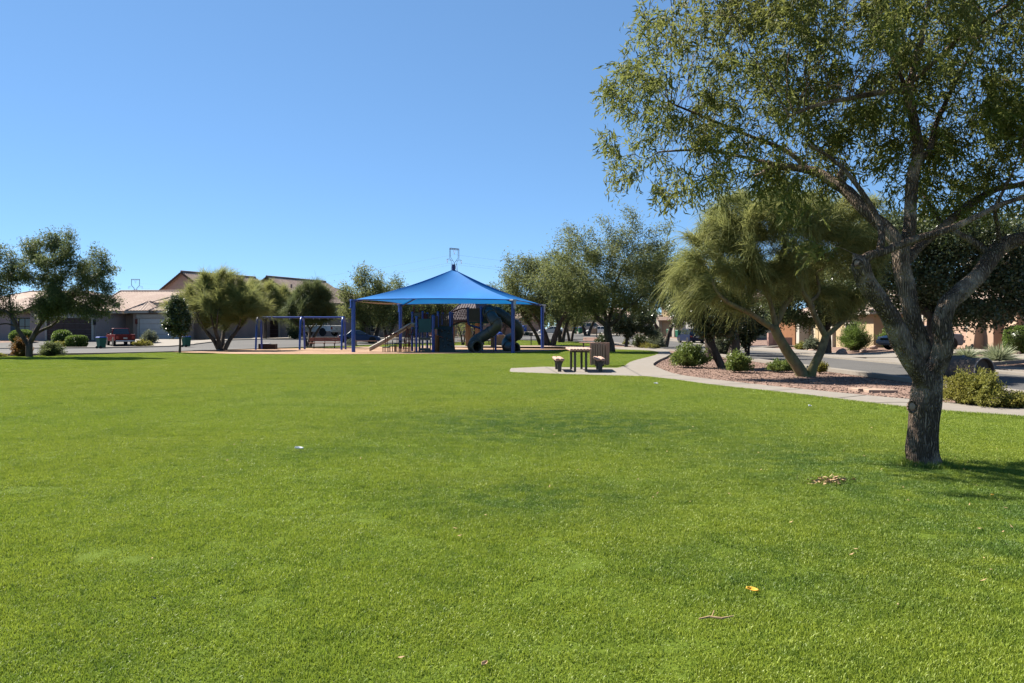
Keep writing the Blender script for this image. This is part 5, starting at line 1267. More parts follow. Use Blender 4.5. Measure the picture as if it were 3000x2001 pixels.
for i, (p, a, lab, s, cl) in enumerate(bins):
    o = bp if i == 0 else dup(bp, p, R(a), lab)
    if i == 0: o.location = p; o.rotation_euler = (0, 0, R(a)); o['label'] = lab
    o.scale = (s, s, s)
    if i > 0 or cl != 'bb':
        for ch in o.children:
            want = M['bingreen'] if cl[0] == 'g' else M['binblue']
            st = ch.name.split('.')[0]
            if st == 'lid' and cl != 'bb' or st == 'tub' and cl == 'uu':
                ch.data = ch.data.copy(); ch.data.materials[0] = want
# ------------------------------------------------------------------ houses; local frame: front wall on y = 0 facing -y, depth +y
def slope(mb, e0, e1, r0, r1, tile=.30, rows=.38, amp=.045, under=.14):
    """tiled roof slope: eave e0-e1, upper edge r0-r1 (r0 == r1 for a hip triangle); barrel tiles run up the slope in stepped rows"""
    e0, e1, r0, r1 = map(Vector, (e0, e1, r0, r1)); ed = (e1 - e0).normalized()
    up = ((r0 + r1) / 2 - (e0 + e1) / 2); n = ed.cross(up).normalized()
    if n.z < 0: n = -n
    nu = max(4, int((e1 - e0).length / tile * 5)); L = up.length; nv = max(3, int(L / rows) * 2)
    def P(u, v):
        p = e0.lerp(e1, u).lerp(r0.lerp(r1, u), v); s = (p - e0).dot(ed) / tile * 2 * math.pi
        row = (v * L / rows) % 1.0
        return p + n * (amp * (0.5 + 0.5 * math.cos(s)) + .055 * (1 - row))
    mb.grid(P, nu, nv)
    d = Vector((0, 0, -under)); mb.add([e0 + d, e1 + d, r1 + d, r0 + d, e0, e1, r1, r0], [(0, 1, 2, 3), (0, 4, 5, 1), (1, 5, 6, 2), (3, 7, 4, 0)])
def ridge_cap(mb, a, b, r=.11): mb.tube([Vector(a) + Vector((0, 0, .04)), Vector(b) + Vector((0, 0, .04))], r, 8)
def window(root, x, z, w, h, y=0.0, frame='trim', axis='y', arch=False):
    """window in a front wall (axis y, outward -y) or in a side wall (axis x, outward sign in y argument)"""
    mb = MB(); t = .09
    T = Matrix.Translation((x, y, z)) if axis == 'y' else Matrix.Translation((x, y, z)) @ Matrix.Rotation(R(-90), 4, 'Z') if axis == 'x-' else Matrix.Translation((x, y, z)) @ Matrix.Rotation(R(90), 4, 'Z')
    for c, d in (((0, -.03, h / 2 + t / 2), (w + 2 * t, .1, t)), ((0, -.03, -h / 2 - t / 2), (w + 2 * t, .12, t)), ((-w / 2 - t / 2, -.03, 0), (t, .1, h)), ((w / 2 + t / 2, -.03, 0), (t, .1, h)), ((0, -.02, 0), (.05, .05, h)), ((0, -.02, 0), (w, .05, .05))):
        mb.box(c, d, T)
    o = mb.build('window', M[frame], root)
    MB().box((0, 0.0, 0), (w, .04, h), T).build('pane', M['glass'], o)
    return o
def garage(root, x, w, h, m, y=0.0, axis='y', rows=4, frame=True):
    T = Matrix.Translation((x, y, 0)) if axis == 'y' else Matrix.Translation((x, y, 0)) @ Matrix.Rotation(R(-90), 4, 'Z')
    mb = MB(); rh = h / rows
    for i in range(rows):
        mb.box((0, -.02, rh * (i + .5)), (w, .06, rh - .03), T)
        for j in range(8): mb.box((-w / 2 + w * (j + .5) / 8, -.055, rh * (i + .5)), (w / 8 - .12, .02, rh - .2), T)
    o = mb.build('garage_door', M[m], root)
    if frame:
        mb = MB()
        mb.box((0, -.05, h + .14), (w + .5, .14, .24), T)
        for s in (-1, 1): mb.box((s * (w / 2 + .12), -.05, h / 2), (.2, .14, h), T)
        mb.build('garage_frame', M['trim'], root)
    return o
def walls(root, x0, x1, y0, y1, h, m, name='wall', z0=-.5):
    return MB().box(((x0 + x1) / 2, (y0 + y1) / 2, (h + z0) / 2), (x1 - x0, y1 - y0, h - z0)).build(name, M[m], root)
def gable_y(root, x0, x1, y0, y1, h, rise, m, wall, over=.45):
    """ridge runs front to back: the gable faces the front"""
    xm = (x0 + x1) / 2; mb = MB(); k = rise / (xm - x0)
    a, b = x0 - over, x1 + over; ze = h - over * k; ya, yb = y0 - over, y1 + over; zr = h + rise
    slope(mb, (a, ya, ze), (a, yb, ze), (xm, ya, zr), (xm, yb, zr)); slope(mb, (b, ya, ze), (b, yb, ze), (xm, ya, zr), (xm, yb, zr)); ridge_cap(mb, (xm, ya, zr + .05), (xm, yb, zr + .05))
    o = mb.build('roof', M[m], root, smooth=50)
    MB().prism([(x0, h - .02), (x1, h - .02), (xm, h + rise - .16)], y0, y0 + .25, 'y').prism([(x0, h - .02), (x1, h - .02), (xm, h + rise - .16)], y1 - .25, y1, 'y').build('gable', M[wall], root)
    mb = MB()
    for xe in (a, b):
        mb.add([Vector((xe, ya - .03, ze - .2)), Vector((xm, ya - .03, zr - .2)), Vector((xm, ya - .03, zr + .0)), Vector((xe, ya - .03, ze + .0)), Vector((xe, ya + .05, ze - .2)), Vector((xm, ya + .05, zr - .2)), Vector((xm, ya + .05, zr)), Vector((xe, ya + .05, ze))], [(0, 1, 2, 3), (7, 6, 5, 4), (0, 4, 5, 1), (2, 6, 7, 3), (0, 3, 7, 4), (1, 5, 6, 2)])
    mb.build('fascia', M['brownwood'], root)
    return o
def hip(root, x0, x1, y0, y1, h, rise, m, over=.5, hips=(1, 1), axis='x'):
    """hip roof with the ridge along x (or y); hips say which ends are hipped, the others are gables"""
    if axis == 'x':
        a, b, c, d = x0 - over, x1 + over, y0 - over, y1 + over; ym = (c + d) / 2; run = (d - c) / 2; zr = h + rise
        ra = (a + run * hips[0] * .95, ym, zr); rb = (b - run * hips[1] * .95, ym, zr); mb = MB()
        slope(mb, (a, c, h), (b, c, h), ra, rb); slope(mb, (a, d, h), (b, d, h), ra, rb)
        if hips[0]: slope(mb, (a, c, h), (a, d, h), ra, ra)
        if hips[1]: slope(mb, (b, c, h), (b, d, h), rb, rb)
        ridge_cap(mb, ra, rb)
        for s, e in ((ra, (a, c, h)), (ra, (a, d, h)), (rb, (b, c, h)), (rb, (b, d, h))): ridge_cap(mb, s, e, .09)
    else:
        a, b, c, d = x0 - over, x1 + over, y0 - over, y1 + over; xm = (a + b) / 2; run = (b - a) / 2; zr = h + rise
        ra = (xm, c + run * hips[0] * .95, zr); rb = (xm, d - run * hips[1] * .95, zr); mb = MB()
        slope(mb, (a, c, h), (a, d, h), ra, rb); slope(mb, (b, c, h), (b, d, h), ra, rb)
        if hips[0]: slope(mb, (a, c, h), (b, c, h), ra, ra)
        if hips[1]: slope(mb, (a, d, h), (b, d, h), rb, rb)
        ridge_cap(mb, ra, rb)
        for s, e in ((ra, (a, c, h)), (ra, (b, c, h)), (rb, (a, d, h)), (rb, (b, d, h))): ridge_cap(mb, s, e, .09)
    o = mb.build('roof', M[m], root, smooth=50)
    mb = MB()
    for q, dd in ((((a + b) / 2, c - .03, h - .1), (b - a, .06, .2)), (((a + b) / 2, d + .03, h - .1), (b - a, .06, .2)), ((a - .03, (c + d) / 2, h - .1), (.06, d - c + .12, .2)), ((b + .03, (c + d) / 2, h - .1), (.06, d - c + .12, .2))): mb.box(q, dd)
    mb.build('fascia', M['trim'], root)
    return o
HG = 'houses around the park'
def lamp(root, x, y, z, m='brownwood'):
    MB().box((x, y - .08, z), (.24, .18, .5)).build('wall_lamp', M[m], root, bevel=.02)
# ---- house with the brown garage, far left
b = atd(40, 77.5); r = thing('bungalow', 'low grey stucco house with dark brown garage door at the far left', 'house', (b.x, b.y, b.z + .0), R(-6), HG)
walls(r, -9, 2.2, .6, 12, 2.75, 'st_grey'); walls(r, 2.2, 9.1, -.6, 12, 2.95, 'st_grey')
garage(r, 6.35, 4.6, 2.15, 'garbrown', -.6); hip(r, -9, 9.1, .6, 12.5, 2.85, 2.2, 'tile', hips=(1, 1)); gable_y(r, 2.0, 9.2, -.6, 6, 2.95, 1.55, 'tileb', 'st_grey')
window(r, .75, 1.35, 1.25, 1.5, .6, 'brownwood')
for x in (-.45, 1.95): MB().box((x, .56, 1.35), (.62, .07, 1.75)).build('shutter', M['shutter'], r)
MB().box((-2.6, .56, 1.05), (1.0, .1, 2.2)).build('door', M['brownwood'], r); lamp(r, 8.95, -.6, 1.75, 'black'); lamp(r, 3.4, -.6, 1.75, 'black')
# ---- tan house with white garage and stepped little gables
b = atd(322, 80.5); r = thing('bungalow', 'low tan house with white garage door and pale tiled roof with small stepped gables', 'house', b, R(-2), HG)
walls(r, .4, 8.6, .3, 12, 2.75, 'st_tan'); walls(r, 2.9, 8.6, -.9, 3, 2.75, 'st_tan', 'garage_wing')
garage(r, 5.95, 4.7, 2.15, 'garwhite', -.9); lamp(r, 3.3, -.9, 1.85, 'redp')
hip(r, -1.4, 8.7, -.2, 11.2, 2.85, 2.35, 'tile', hips=(0, 0))
hip(r, 2.6, 5.2, -1.0, 4.6, 2.90, .95, 'tile', over=.3, hips=(1, 0), axis='y'); hip(r, 5.0, 8.6, -1.0, 5.6, 2.90, 1.35, 'tileb', over=.3, hips=(1, 0), axis='y'); hip(r, 4.2, 7.0, .9, 6.0, 3.75, .75, 'tile', over=.3, hips=(1, 0), axis='y')
MB().box((6.0, -.98, 2.42), (5.4, .12, .3)).build('header', M['trim'], r)
MB().lathe([(.001, .04), (.22, .08), (.38, .2), (.40, .22), (.36, .2), (.2, .1)], 16, Matrix.Translation((1.0, -.4, 3.35)) @ Matrix.Rotation(R(60), 4, 'X')).tube([(1.0, -.35, 2.7), (1.0, -.35, 3.35)], .025, 6).build('satellite_dish', M['steel'], r, smooth=60)
MB().box((.95, .22, .75), (.5, .2, 1.5)).build('meter_box', M['st_tan'], r)
# ---- two-storey houses behind, gables to the street, ridges running back
def two_storey(label, apex_px, d, half, ridge_len, rise, m, wall, rz, zr, nm='two_storey_house'):
    b = atd(apex_px, d); r = thing(nm, label, 'house', b, rz, HG); h = zr - b.z - rise
    walls(r, -half, half, 0.45, ridge_len + 2.4, h, wall)
    gable_y(r, -half, half, .45, ridge_len + .4, h, rise, m, wall, over=.45)
    return r, h
zr = EYE + (HY - 797) * 90 / F
r, h = two_storey('two-storey tan house with a big gable and brown barrel-tile roof behind the fanned tree', 530, 90, 5.3, 10.8, 3.0, 'tileb', 'st_pinktan', R(-26), zr)
hip(r, -5.3, 5.3, 9.0, 15.5, h, 2.6, 'tileb', hips=(0, 1), axis='y'); window(r, 2.6, h - 1.5, 1.2, 1.2, .45); walls(r, -3.5, 6.2, -3.4, .5, 2.9, 'st_tan', 'entry_wing'); hip(r, -3.5, 6.2, -3.4, 2.5, 2.95, 1.2, 'tile')
MB().box((-1.2, -3.45, 1.1), (1.1, .1, 2.2)).build('door', M['brownwood'], r); window(r, 2.2, 1.4, 1.6, 1.2, -3.4)
zr = EYE + (HY - 811) * 100 / F
r, h = two_storey('two-storey house with brown barrel-tile roof right of the big gabled house', 780, 100, 5.3, 11.6, 3.0, 'tileb', 'st_pinktan', R(-23), zr)
hip(r, -5.3, 5.3, 10.0, 17, h, 2.6, 'tileb', hips=(0, 1), axis='y'); walls(r, -5.8, 6.6, -3.4, .5, 2.9, 'st_grey', 'garage_wing'); hip(r, -5.8, 6.6, -3.4, 2.5, 2.95, 1.2, 'tile'); garage(r, 2.4, 4.8, 2.15, 'garbrown', -3.4); window(r, -3.4, 1.4, 1.5, 1.2, -3.4)
MB().box((3.0, 1.2, h + 1.8), (.16, .16, .5)).build('roof_vent', M['tileb'], r)
# ---- houses across the street behind the playground
b = atd(1000, 112); r = thing('bungalow', 'shaded tan house behind the left post of the canopy', 'house', b, R(-14), HG)
walls(r, -8, 9, 0, 12, 2.8, 'st_tan'); hip(r, -8, 9, 0, 12, 2.85, 2.1, 'tile'); garage(r, -3, 4.8, 2.15, 'garbrown', 0); window(r, 4.5, 1.4, 1.6, 1.2, 0)
b = atd(1290, 134); r = thing('bungalow', 'shaded grey-brown house behind the rock bank beyond the play area', 'house', b, R(4), HG)
walls(r, -5, 9.5, 0, 12, 2.7, 'st_pinktan'); hip(r, -5, 9.5, 0, 12, 2.75, 1.9, 'tileb'); window(r, 1, 1.4, 1.6, 1.2, 0); window(r, 6, 1.4, 1.6, 1.2, 0)
b = atd(1575, 172); r = thing('bungalow', 'distant brown-shaded house beyond the blue wheelie bin', 'house', b, R(0), HG)
walls(r, -12, 1, 0, 12, 2.8, 'st_tan'); hip(r, -12, 1, 0, 12, 2.85, 2.0, 'tileb'); garage(r, -6, 4.8, 2.15, 'garbrown', 0)
b = atd(1760, 158); r = thing('bungalow', 'cream house behind the silver car', 'house', b, R(-18), HG)
walls(r, -8, 8, 0, 12, 2.8, 'st_yellow'); hip(r, -8, 8, 0, 12, 2.85, 2.0, 'tile'); garage(r, -2, 4.8, 2.15, 'garcream', 0); window(r, 4.5, 1.4, 1.6, 1.2, 0)
# ---- right side: fronts face the street (and the sun)
b = atd(1938, 117); r = thing('two_storey_house', 'yellow two-storey house with cream pillar and white garage behind the blue minivan', 'house', b, R(-62), HG)
walls(r, 0, 12, 0, 11, 5.4, 'st_yellow'); hip(r, 0, 12, 0, 11, 5.45, 2.2, 'tile')
MB().box((-.15, -.25, 1.35), (.6, .7, 3.7)).build('pillar', M['trim'], r); MB().box((2.0, -.3, 2.62), (4.4, .9, .5)).build('porch_roof', M['tile'], r); MB().box((3.3, -.25, 1.2), (.5, .6, 2.6)).build('pillar', M['trim'], r)
garage(r, 7.2, 5.0, 2.25, 'garwhite', 0); window(r, 2.5, 4.2, 1.4, 1.2, 0); window(r, 8, 4.2, 1.6, 1.2, 0)
# the next two run along the right street; local front (-y) turned to face -x
def east(label, x, y, nm='bungalow'): return thing(nm, label, 'house', (x, y, zf(x, y)), R(-90), HG)
# local x runs toward -world y (toward the camera), local y toward +world x
r = east('yellow house with orange entry and cream gate across the right street', 26.8, 80)
walls(r, 0, 22, 1.5, 13, 2.9, 'st_yellow'); walls(r, 12, 22.3, -.2, 13, 2.9, 'st_yellow', 'front_wing'); hip(r, 0, 22.2, 1.0, 13, 3.0, 2.2, 'tile')
hip(r, 12, 22.3, -.2, 8, 3.0, 1.5, 'tile'); MB().box((2.6, .9, 1.35), (4.6, 1.2, 3.2)).build('entry_block', M['st_orange'], r)
MB().box((6.0, .6, 1.3), (.75, .9, 3.2)).build('pillar', M['trim'], r); garage(r, 8.6, 4.4, 2.4, 'garcream', 1.3, frame=False); MB().box((11.3, .6, 1.4), (.6, 1.4, 3.3)).build('pillar', M['st_yellow'], r)
MB().box((15.2, -.3, 1.4), (.5, .3, 2.9)).build('pillar', M['trim'], r); window(r, 18.5, 1.5, 1.8, 1.3, -.2)
r = east('peach stucco house with flared buttress pillars and two garage doors at the right edge', 27.6, 53.5)
walls(r, 0, 8.2, .2, 12, 2.9, 'st_peach'); walls(r, 8.2, 19, .9, 13, 2.9, 'st_peach', 'front_wing'); walls(r, 1, 18, 3, 13, 5.7, 'st_pink', 'upper_storey')
hip(r, 1, 18, 3, 13, 5.75, 2.0, 'tile'); hip(r, 0, 8.2, .2, 6, 2.95, 1.2, 'tile'); hip(r, 8.2, 19, .9, 7, 2.95, 1.2, 'tile')
garage(r, 3.2, 5.0, 2.35, 'garpeach', .2)
def buttress(x, y, m='st_peach'):
    MB().prism([(y - .72, -.4), (y + .2, -.4), (y + .2, 3.0), (y - .30, 3.0), (y - .32, 1.65), (y - .50, 1.45)], x - .42, x + .42, 'x').build('buttress', M[m], r, bevel=.04)
buttress(6.9, .2); buttress(9.3, .9); lamp(r, 9.3, .62, 2.1, 'brownwood')
garage(r, 12.9, 5.0, 2.35, 'garpeach', .9); MB().box((12.9, .78, 2.62), (5.6, .2, .3)).build('header', M['trim'], r)
window(r, 6, 4.3, 1.4, 1.2, 3.0)
# garden walls
b = atd(2256, 72); r = thing('garden_wall', 'low pink block wall with a square pillar in front of the orange entry', 'wall', (b.x, b.y, b.z))
MB().box((0, 0, .55), (.42, .42, 1.5)).build('pillar', M['st_pink'], r); MB().box((0, 0, 1.33), (.5, .5, .08)).build('cap', M['trim'], r); MB().box((1.15, .25, .35), (1.9, .22, 1.0)).build('panel', M['st_pink'], r)
b = atd(1382, 124); r = thing('garden_wall', 'brown block wall behind the rock bank beyond the play area', 'wall', b, R(4)); MB().box((0, 0, .5), (13, .22, 1.2)).box((0, 0, 1.13), (13.1, .3, .08)).build('block_wall', M['st_pinktan'], r)
b = atd(1739, 128); r = thing('garden_wall', 'small peach pillar beside the driveway of the silver car', 'wall', b); MB().box((0, 0, .4), (1.2, .5, 1.1)).build('block', M['st_peach'], r, bevel=.03); MB().box((0, 0, .98), (1.3, .6, .08)).build('cap', M['trim'], r)
# ------------------------------------------------------------------ bushes, hedges, rosettes, rocks
def ico_pts(n, rng): return unit(rng.normal(0, 1, (n, 3)))
def bush(name, label, loc, rx, ry, h, m, n=4200, leaf=.07, lw=.02, shape='loose', seed=1, group='shrubs around the park', up=.3, spiky=0.0):
    rng = np.random.default_rng(seed); root = thing(name, label, 'shrub' if 'hedge' not in name else 'hedge', loc, rng.random() * 6, group)
    if shape == 'hedge':      # clipped: a dense shell on a rounded block
        u = ico_pts(n, rng); e = 4.0; k = (np.abs(u) ** e).sum(1) ** (-1 / e); p = u * k[:, None] * (0.86 + .16 * rng.random(n)[:, None]); p[:, 2] = p[:, 2] * .5 + .5
        p *= np.array([rx, ry, h]); d = unit(u + rng.normal(0, .7, u.shape))
    elif shape == 'dome':     # clipped dome
        u = ico_pts(n, rng); e = 2.6; k = (np.abs(u) ** e).sum(1) ** (-1 / e); p = u * k[:, None] * (0.80 + .22 * rng.random(n)[:, None]); p[:, 2] = p[:, 2] * .52 + .46
        p *= np.array([rx, ry, h]); d = unit(u + rng.normal(0, .7, u.shape))
    else:                     # loose: leaves along many arching stems
        ns = max(30, n // 70); a = rng.random(ns) * 2 * np.pi; el = np.arcsin(.12 + .88 * rng.random(ns)); ln = .62 + .5 * rng.random(ns) ** .8
        lob = 1 + .22 * np.sin(a * 3 + rng.random() * 6)
        tip = np.stack([np.cos(a) * np.cos(el) * rx * ln * lob, np.sin(a) * np.cos(el) * ry * ln * lob, (np.sin(el) * h * ln)], 1)
        b0 = tip * np.array([.22, .22, 0]) ; i = rng.integers(0, ns, n); t = rng.random(n)[:, None] ** .6
        mid = b0 * .5 + tip * .5; mid[:, 2] += h * .18
        q = b0[i] * (1 - t) ** 2 + 2 * mid[i] * t * (1 - t) + tip[i] * t * t
        p = q + rng.normal(0, leaf * .7, q.shape); d = unit(unit(tip[i] - b0[i]) * (.5 + spiky) + rng.normal(0, .7, q.shape) + np.array([0, 0, up])); p[:, 2] = np.maximum(p[:, 2], .02)
        mb = MB()
        for k in range(0, ns, 3):
            mb.tube([b0[k], b0[k] * .25 + mid[k] * .5 + tip[k] * .25, tip[k] * .98], [.014, .009, .004], 4)
        mb.build('stems', M['bark_dark'], root)
    leaf_mesh('leaves', p, d, leaf, lw, M[m], root, rng, bend=.4)
    if shape in ('hedge', 'dome'):
        mb = MB()
        for k in range(7):
            an = k * .9; mb.tube([(math.cos(an) * rx * .1, math.sin(an) * ry * .1, -.1), (math.cos(an) * rx * .5, math.sin(an) * ry * .5, h * .7)], .025, 5)
        mb.build('stems', M['bark_dark'], root)
        core = MB().lathe([(.001, h * .12), (.70 * rx, h * .14), (.80 * rx, h * .45), (.76 * rx, h * .78), (.001, h * .86)], 18, Matrix.Diagonal((1, ry / rx, 1, 1))).build('inner_growth', M['lf_oak'], root, smooth=80)
    return root
def pxb(px0, px1, py_top, py_base, d=None):
    """box of a plant in the photograph -> base point, half width, height"""
    b = at((px0 + px1) / 2, py_base) if d is None else atd((px0 + px1) / 2, d)
    s = b.y / F
    return b, (px1 - px0) / 2 * s, (py_base - py_top) * s
def B(name, label, box, m, d=None, **kw):
    b, w, h = pxb(*box, d=d); dep = kw.pop('dep', .85)
    return bush(name, label, b, w, w * dep, h, m, **kw)
# foreground right, beside the path
B('shrub', 'sprawling yellow-green shrub in front of the round drum beside the path', (2728, 2985, 1086, 1188), 'lf_yel', n=21000, leaf=.05, lw=.013, seed=2, dep=.6)
B('ground_cover_shrub', 'low yellow-flecked trailing shrub at the right edge beside the path', (2890, 3060, 1150, 1196), 'lf_yel', n=7000, leaf=.05, lw=.014, seed=3, dep=.5)
B('shrub', 'leafy bright green shrub at the bend of the path', (1958, 2084, 1010, 1073), 'lf_bush', n=9000, leaf=.085, lw=.022, seed=4, spiky=.3)
B('shrub', 'green shrub with yellow tips right of the leaning dark tree', (2122, 2204, 1030, 1087), 'lf_bush', n=6500, leaf=.08, lw=.022, seed=5, spiky=.3)
B('ground_cover_shrub', 'low spreading green shrub behind the foot of the green-barked tree, left part', (2238, 2350, 1055, 1086), 'lf_bush', n=6500, leaf=.06, lw=.016, seed=6, dep=.6)
B('ground_cover_shrub', 'low spreading green shrub right of the foot of the green-barked tree', (2385, 2426, 1062, 1090), 'lf_yel', n=2600, leaf=.06, lw=.016, seed=7)
B('shrub', 'pale-flowered grey-green shrub at the kerb left of the blue minivan', (1890, 1956, 966, 1021), 'lf_grey', n=5200, leaf=.11, lw=.03, seed=8)
B('shrub', 'dark low shrub beneath the round dark tree', (1846, 1906, 975, 1018), 'lf_oak', n=5200, leaf=.12, lw=.034, seed=9)
B('ground_cover_shrub', 'low yellow-green shrub at the path below the pale-flowered shrub', (1862, 1950, 1003, 1021), 'lf_yel', n=2600, leaf=.09, lw=.025, seed=10)
B('shrub', 'small yellow-green tuft at the kerb left of the round dark tree thin trunk', (1822, 1846, 994, 1010), 'lf_yel', n=900, leaf=.1, lw=.025, seed=11)
B('shrub', 'dark shrub at the foot of the broad feathery tree', (1738, 1795, 980, 1022), 'lf_oak', n=4200, leaf=.12, lw=.034, seed=12)
B('shrub', 'shrub with spotted light leaves behind the leaning tree trunk', (2085, 2150, 965, 1045), 'lf_grey', n=6500, leaf=.1, lw=.03, seed=13, d=47)
B('shrub', 'round pale green shrub against the yellow pillar beyond the minivan', (1903, 1942, 938, 976), 'lf_grey', n=3200, leaf=.14, lw=.04, seed=14, d=104)
# yards across the right street
B('shrub', 'tall fan-shaped bright green shrub in the yellow house yard', (2452, 2556, 945, 1030), 'lf_hedge', n=11000, leaf=.14, lw=.016, seed=15, d=51, spiky=1.0)
B('shrub', 'light green shrub by the corner of the yellow house near the grey car', (2572, 2625, 945, 1008), 'lf_hedge', n=5000, leaf=.1, lw=.03, seed=16, d=55)
B('shrub', 'low yellow-green shrub in front of the cream gate', (2330, 2362, 990, 1016), 'lf_yel', n=2000, leaf=.1, lw=.026, seed=17, d=58)
B('shrub', 'low grey-green shrub in the yard beside the cream gate', (2355, 2402, 986, 1022), 'lf_grey', n=3600, leaf=.11, lw=.03, seed=18, d=56)
B('clipped_hedge', 'square clipped bright green hedge at the right edge in front of the peach house', (2950, 3050, 962, 1042), 'lf_hedge', n=14000, leaf=.07, lw=.024, seed=19, d=40.5, shape='hedge', group='clipped hedges')
B('shrub', 'small bright shrub by the peach garage door behind the big tree trunk', (2775, 2792, 990, 1015), 'lf_hedge', n=900, leaf=.09, lw=.03, seed=20, d=47)
# left street
H_ = 'clipped hedges'
B('clipped_hedge', 'wide clipped hedge under the shuttered window of the grey house', (32, 98, 960, 997), 'lf_hedge', n=6500, leaf=.1, lw=.035, seed=21, d=73, shape='dome', group=H_)
B('clipped_hedge', 'rounded dark clipped hedge left of the brown garage door', (152, 212, 961, 1005), 'lf_hedge', n=6500, leaf=.1, lw=.035, seed=22, d=70, shape='dome', group=H_)
B('clipped_hedge', 'smaller clipped hedge in front of the brown garage door', (199, 250, 978, 1012), 'lf_hedge', n=6500, leaf=.09, lw=.035, seed=23, d=66, shape='hedge', group=H_)
B('shrub', 'dark round shrub with reddish tips left of the wide feathery tree trunk', (28, 92, 990, 1044), 'lf_red', n=9000, leaf=.07, lw=.02, seed=24)
B('shrub', 'dark green mounded shrub right of the wide feathery tree trunk', (112, 184, 1002, 1043), 'lf_mesq_dk', n=8000, leaf=.07, lw=.02, seed=25)
B('ground_cover_shrub', 'low yellow-green shrub on the gravel behind the dark mounded shrub', (150, 196, 998, 1018), 'lf_yel', n=2200, leaf=.09, lw=.025, seed=26)
B('ground_cover_shrub', 'yellow mounded shrub at the kerb right of the red pickup', (388, 450, 996, 1016), 'lf_yel', n=3600, leaf=.09, lw=.025, seed=27)
B('shrub', 'grey-green shrub in front of the white garage door', (408, 466, 966, 1004), 'lf_grey', n=5200, leaf=.1, lw=.028, seed=28, d=72)
B('ground_cover_shrub', 'low yellow-green tuft at the far left lawn edge', (-20, 18, 1036, 1046), 'lf_yel', n=1500, leaf=.06, lw=.018, seed=29)
B('shrub', 'tall dark shrub beside the white pickup behind the swing frame', (838, 892, 955, 1005), 'lf_oak', n=5200, leaf=.14, lw=.04, seed=30, d=84)
B('shrub', 'pale tufted shrub at the street behind the left canopy post', (1014, 1046, 994, 1013), 'lf_grey', n=1500, leaf=.1, lw=.025, seed=31)
B('shrub', 'dark leafy shrub left of the grey-green feathery tree trunk', (1034, 1080, 925, 1003), 'lf_mesq_dk', n=5200, leaf=.16, lw=.045, seed=32, d=88)
B('shrub', 'dark low shrub on the corner gravel beyond the tube slide', (1532, 1556, 972, 982), 'lf_grey', n=900, leaf=.16, lw=.04, seed=33, d=120)
# spiky rosettes
def rosette(label, loc, r, h, n, seed):
    rng = np.random.default_rng(seed); root = thing('spiky_plant', label, 'plant', loc, 0, 'spiky desert plants')
    a = rng.random(n) * 2 * np.pi; e = np.arcsin(rng.random(n) ** .8 * .97 + .02); d = np.stack([np.cos(a) * np.cos(e), np.sin(a) * np.cos(e), np.sin(e) * 1.05], 1)
    p = d * .06 * r; p[:, 2] += .05
    strand_mesh('leaves', p, d, r * .68, .014, M['lf_sotol'], root, rng, droop=.16)
    MB().lathe([(.001, .22), (.10, .2), (.14, .05), (.12, -.1)], 10).build('stem', M['bark_dark'], root, smooth=60)
b = at(2832, 1054); rosette('smaller spiky pale green rosette plant across the street', b, .80, .7, 620, 1)
b = at(2926, 1061); rosette('larger spiky pale green rosette plant in front of the peach house', b, 1.02, 1.0, 900, 2)
# rocks
def rock(label, loc, s, seed, m='rock', group='boulders in the yards'):
    bm = bmesh.new(); bmesh.ops.create_icosphere(bm, subdivisions=3, radius=1)
    for v in bm.verts:
        k = 1 + .28 * mnoise.noise(v.co * 1.3 + Vector((seed * 7.1, 0, 0))) + .12 * mnoise.noise(v.co * 3.5 + Vector((seed, 5, 0)))
        v.co = Vector((v.co.x * s[0] * k, v.co.y * s[1] * k, max(-.15, v.co.z) * s[2] * k))
    me = bpy.data.meshes.new('boulder'); bm.to_mesh(me); bm.free(); me.materials.append(M[m]); me.shade_smooth(); me.set_sharp_from_angle(angle=R(35))
    o = bpy.data.objects.new('boulder', me); COL.objects.link(o); o.location = loc; o.rotation_euler = (0, 0, seed)
    tag(o, label, 'rock', group)
for px, d, s, lab in ((2467, 47, (.36, .3, .36), 'tan boulder left of the fan-shaped green shrub'), (2528, 49.5, (.24, .2, .16), 'small flat rock right of the fan-shaped green shrub'), (2560, 52, (.3, .22, .2), 'reddish rock near the nose of the grey car'), (2790, 44.5, (.2, .18, .12), 'small rock by the peach garage driveway'), (2975, 39.5, (.28, .2, .18), 'dark rock at the foot of the square hedge'), (2375, 55, (.25, .2, .14), 'pale rock below the low grey-green shrub'), (2140, 62, (.4, .3, .25), 'rock in the yard behind the leaning tree')):
    b = atd(px, d); rock(lab, b, s, px * .01)
rng_ = random.Random(9)
for i in range(44):
    px = 1322 + i * 2.9 + rng_.uniform(-2, 2); d = 113 + rng_.uniform(0, 5); b = atd(px, d, .1 + .35 * rng_.random())
    rock('pinkish rubble rock of the low bank beyond the play area', b, (rng_.uniform(.3, .55), rng_.uniform(.25, .45), rng_.uniform(.28, .5)), i + .5, group='rubble rocks of the bank')
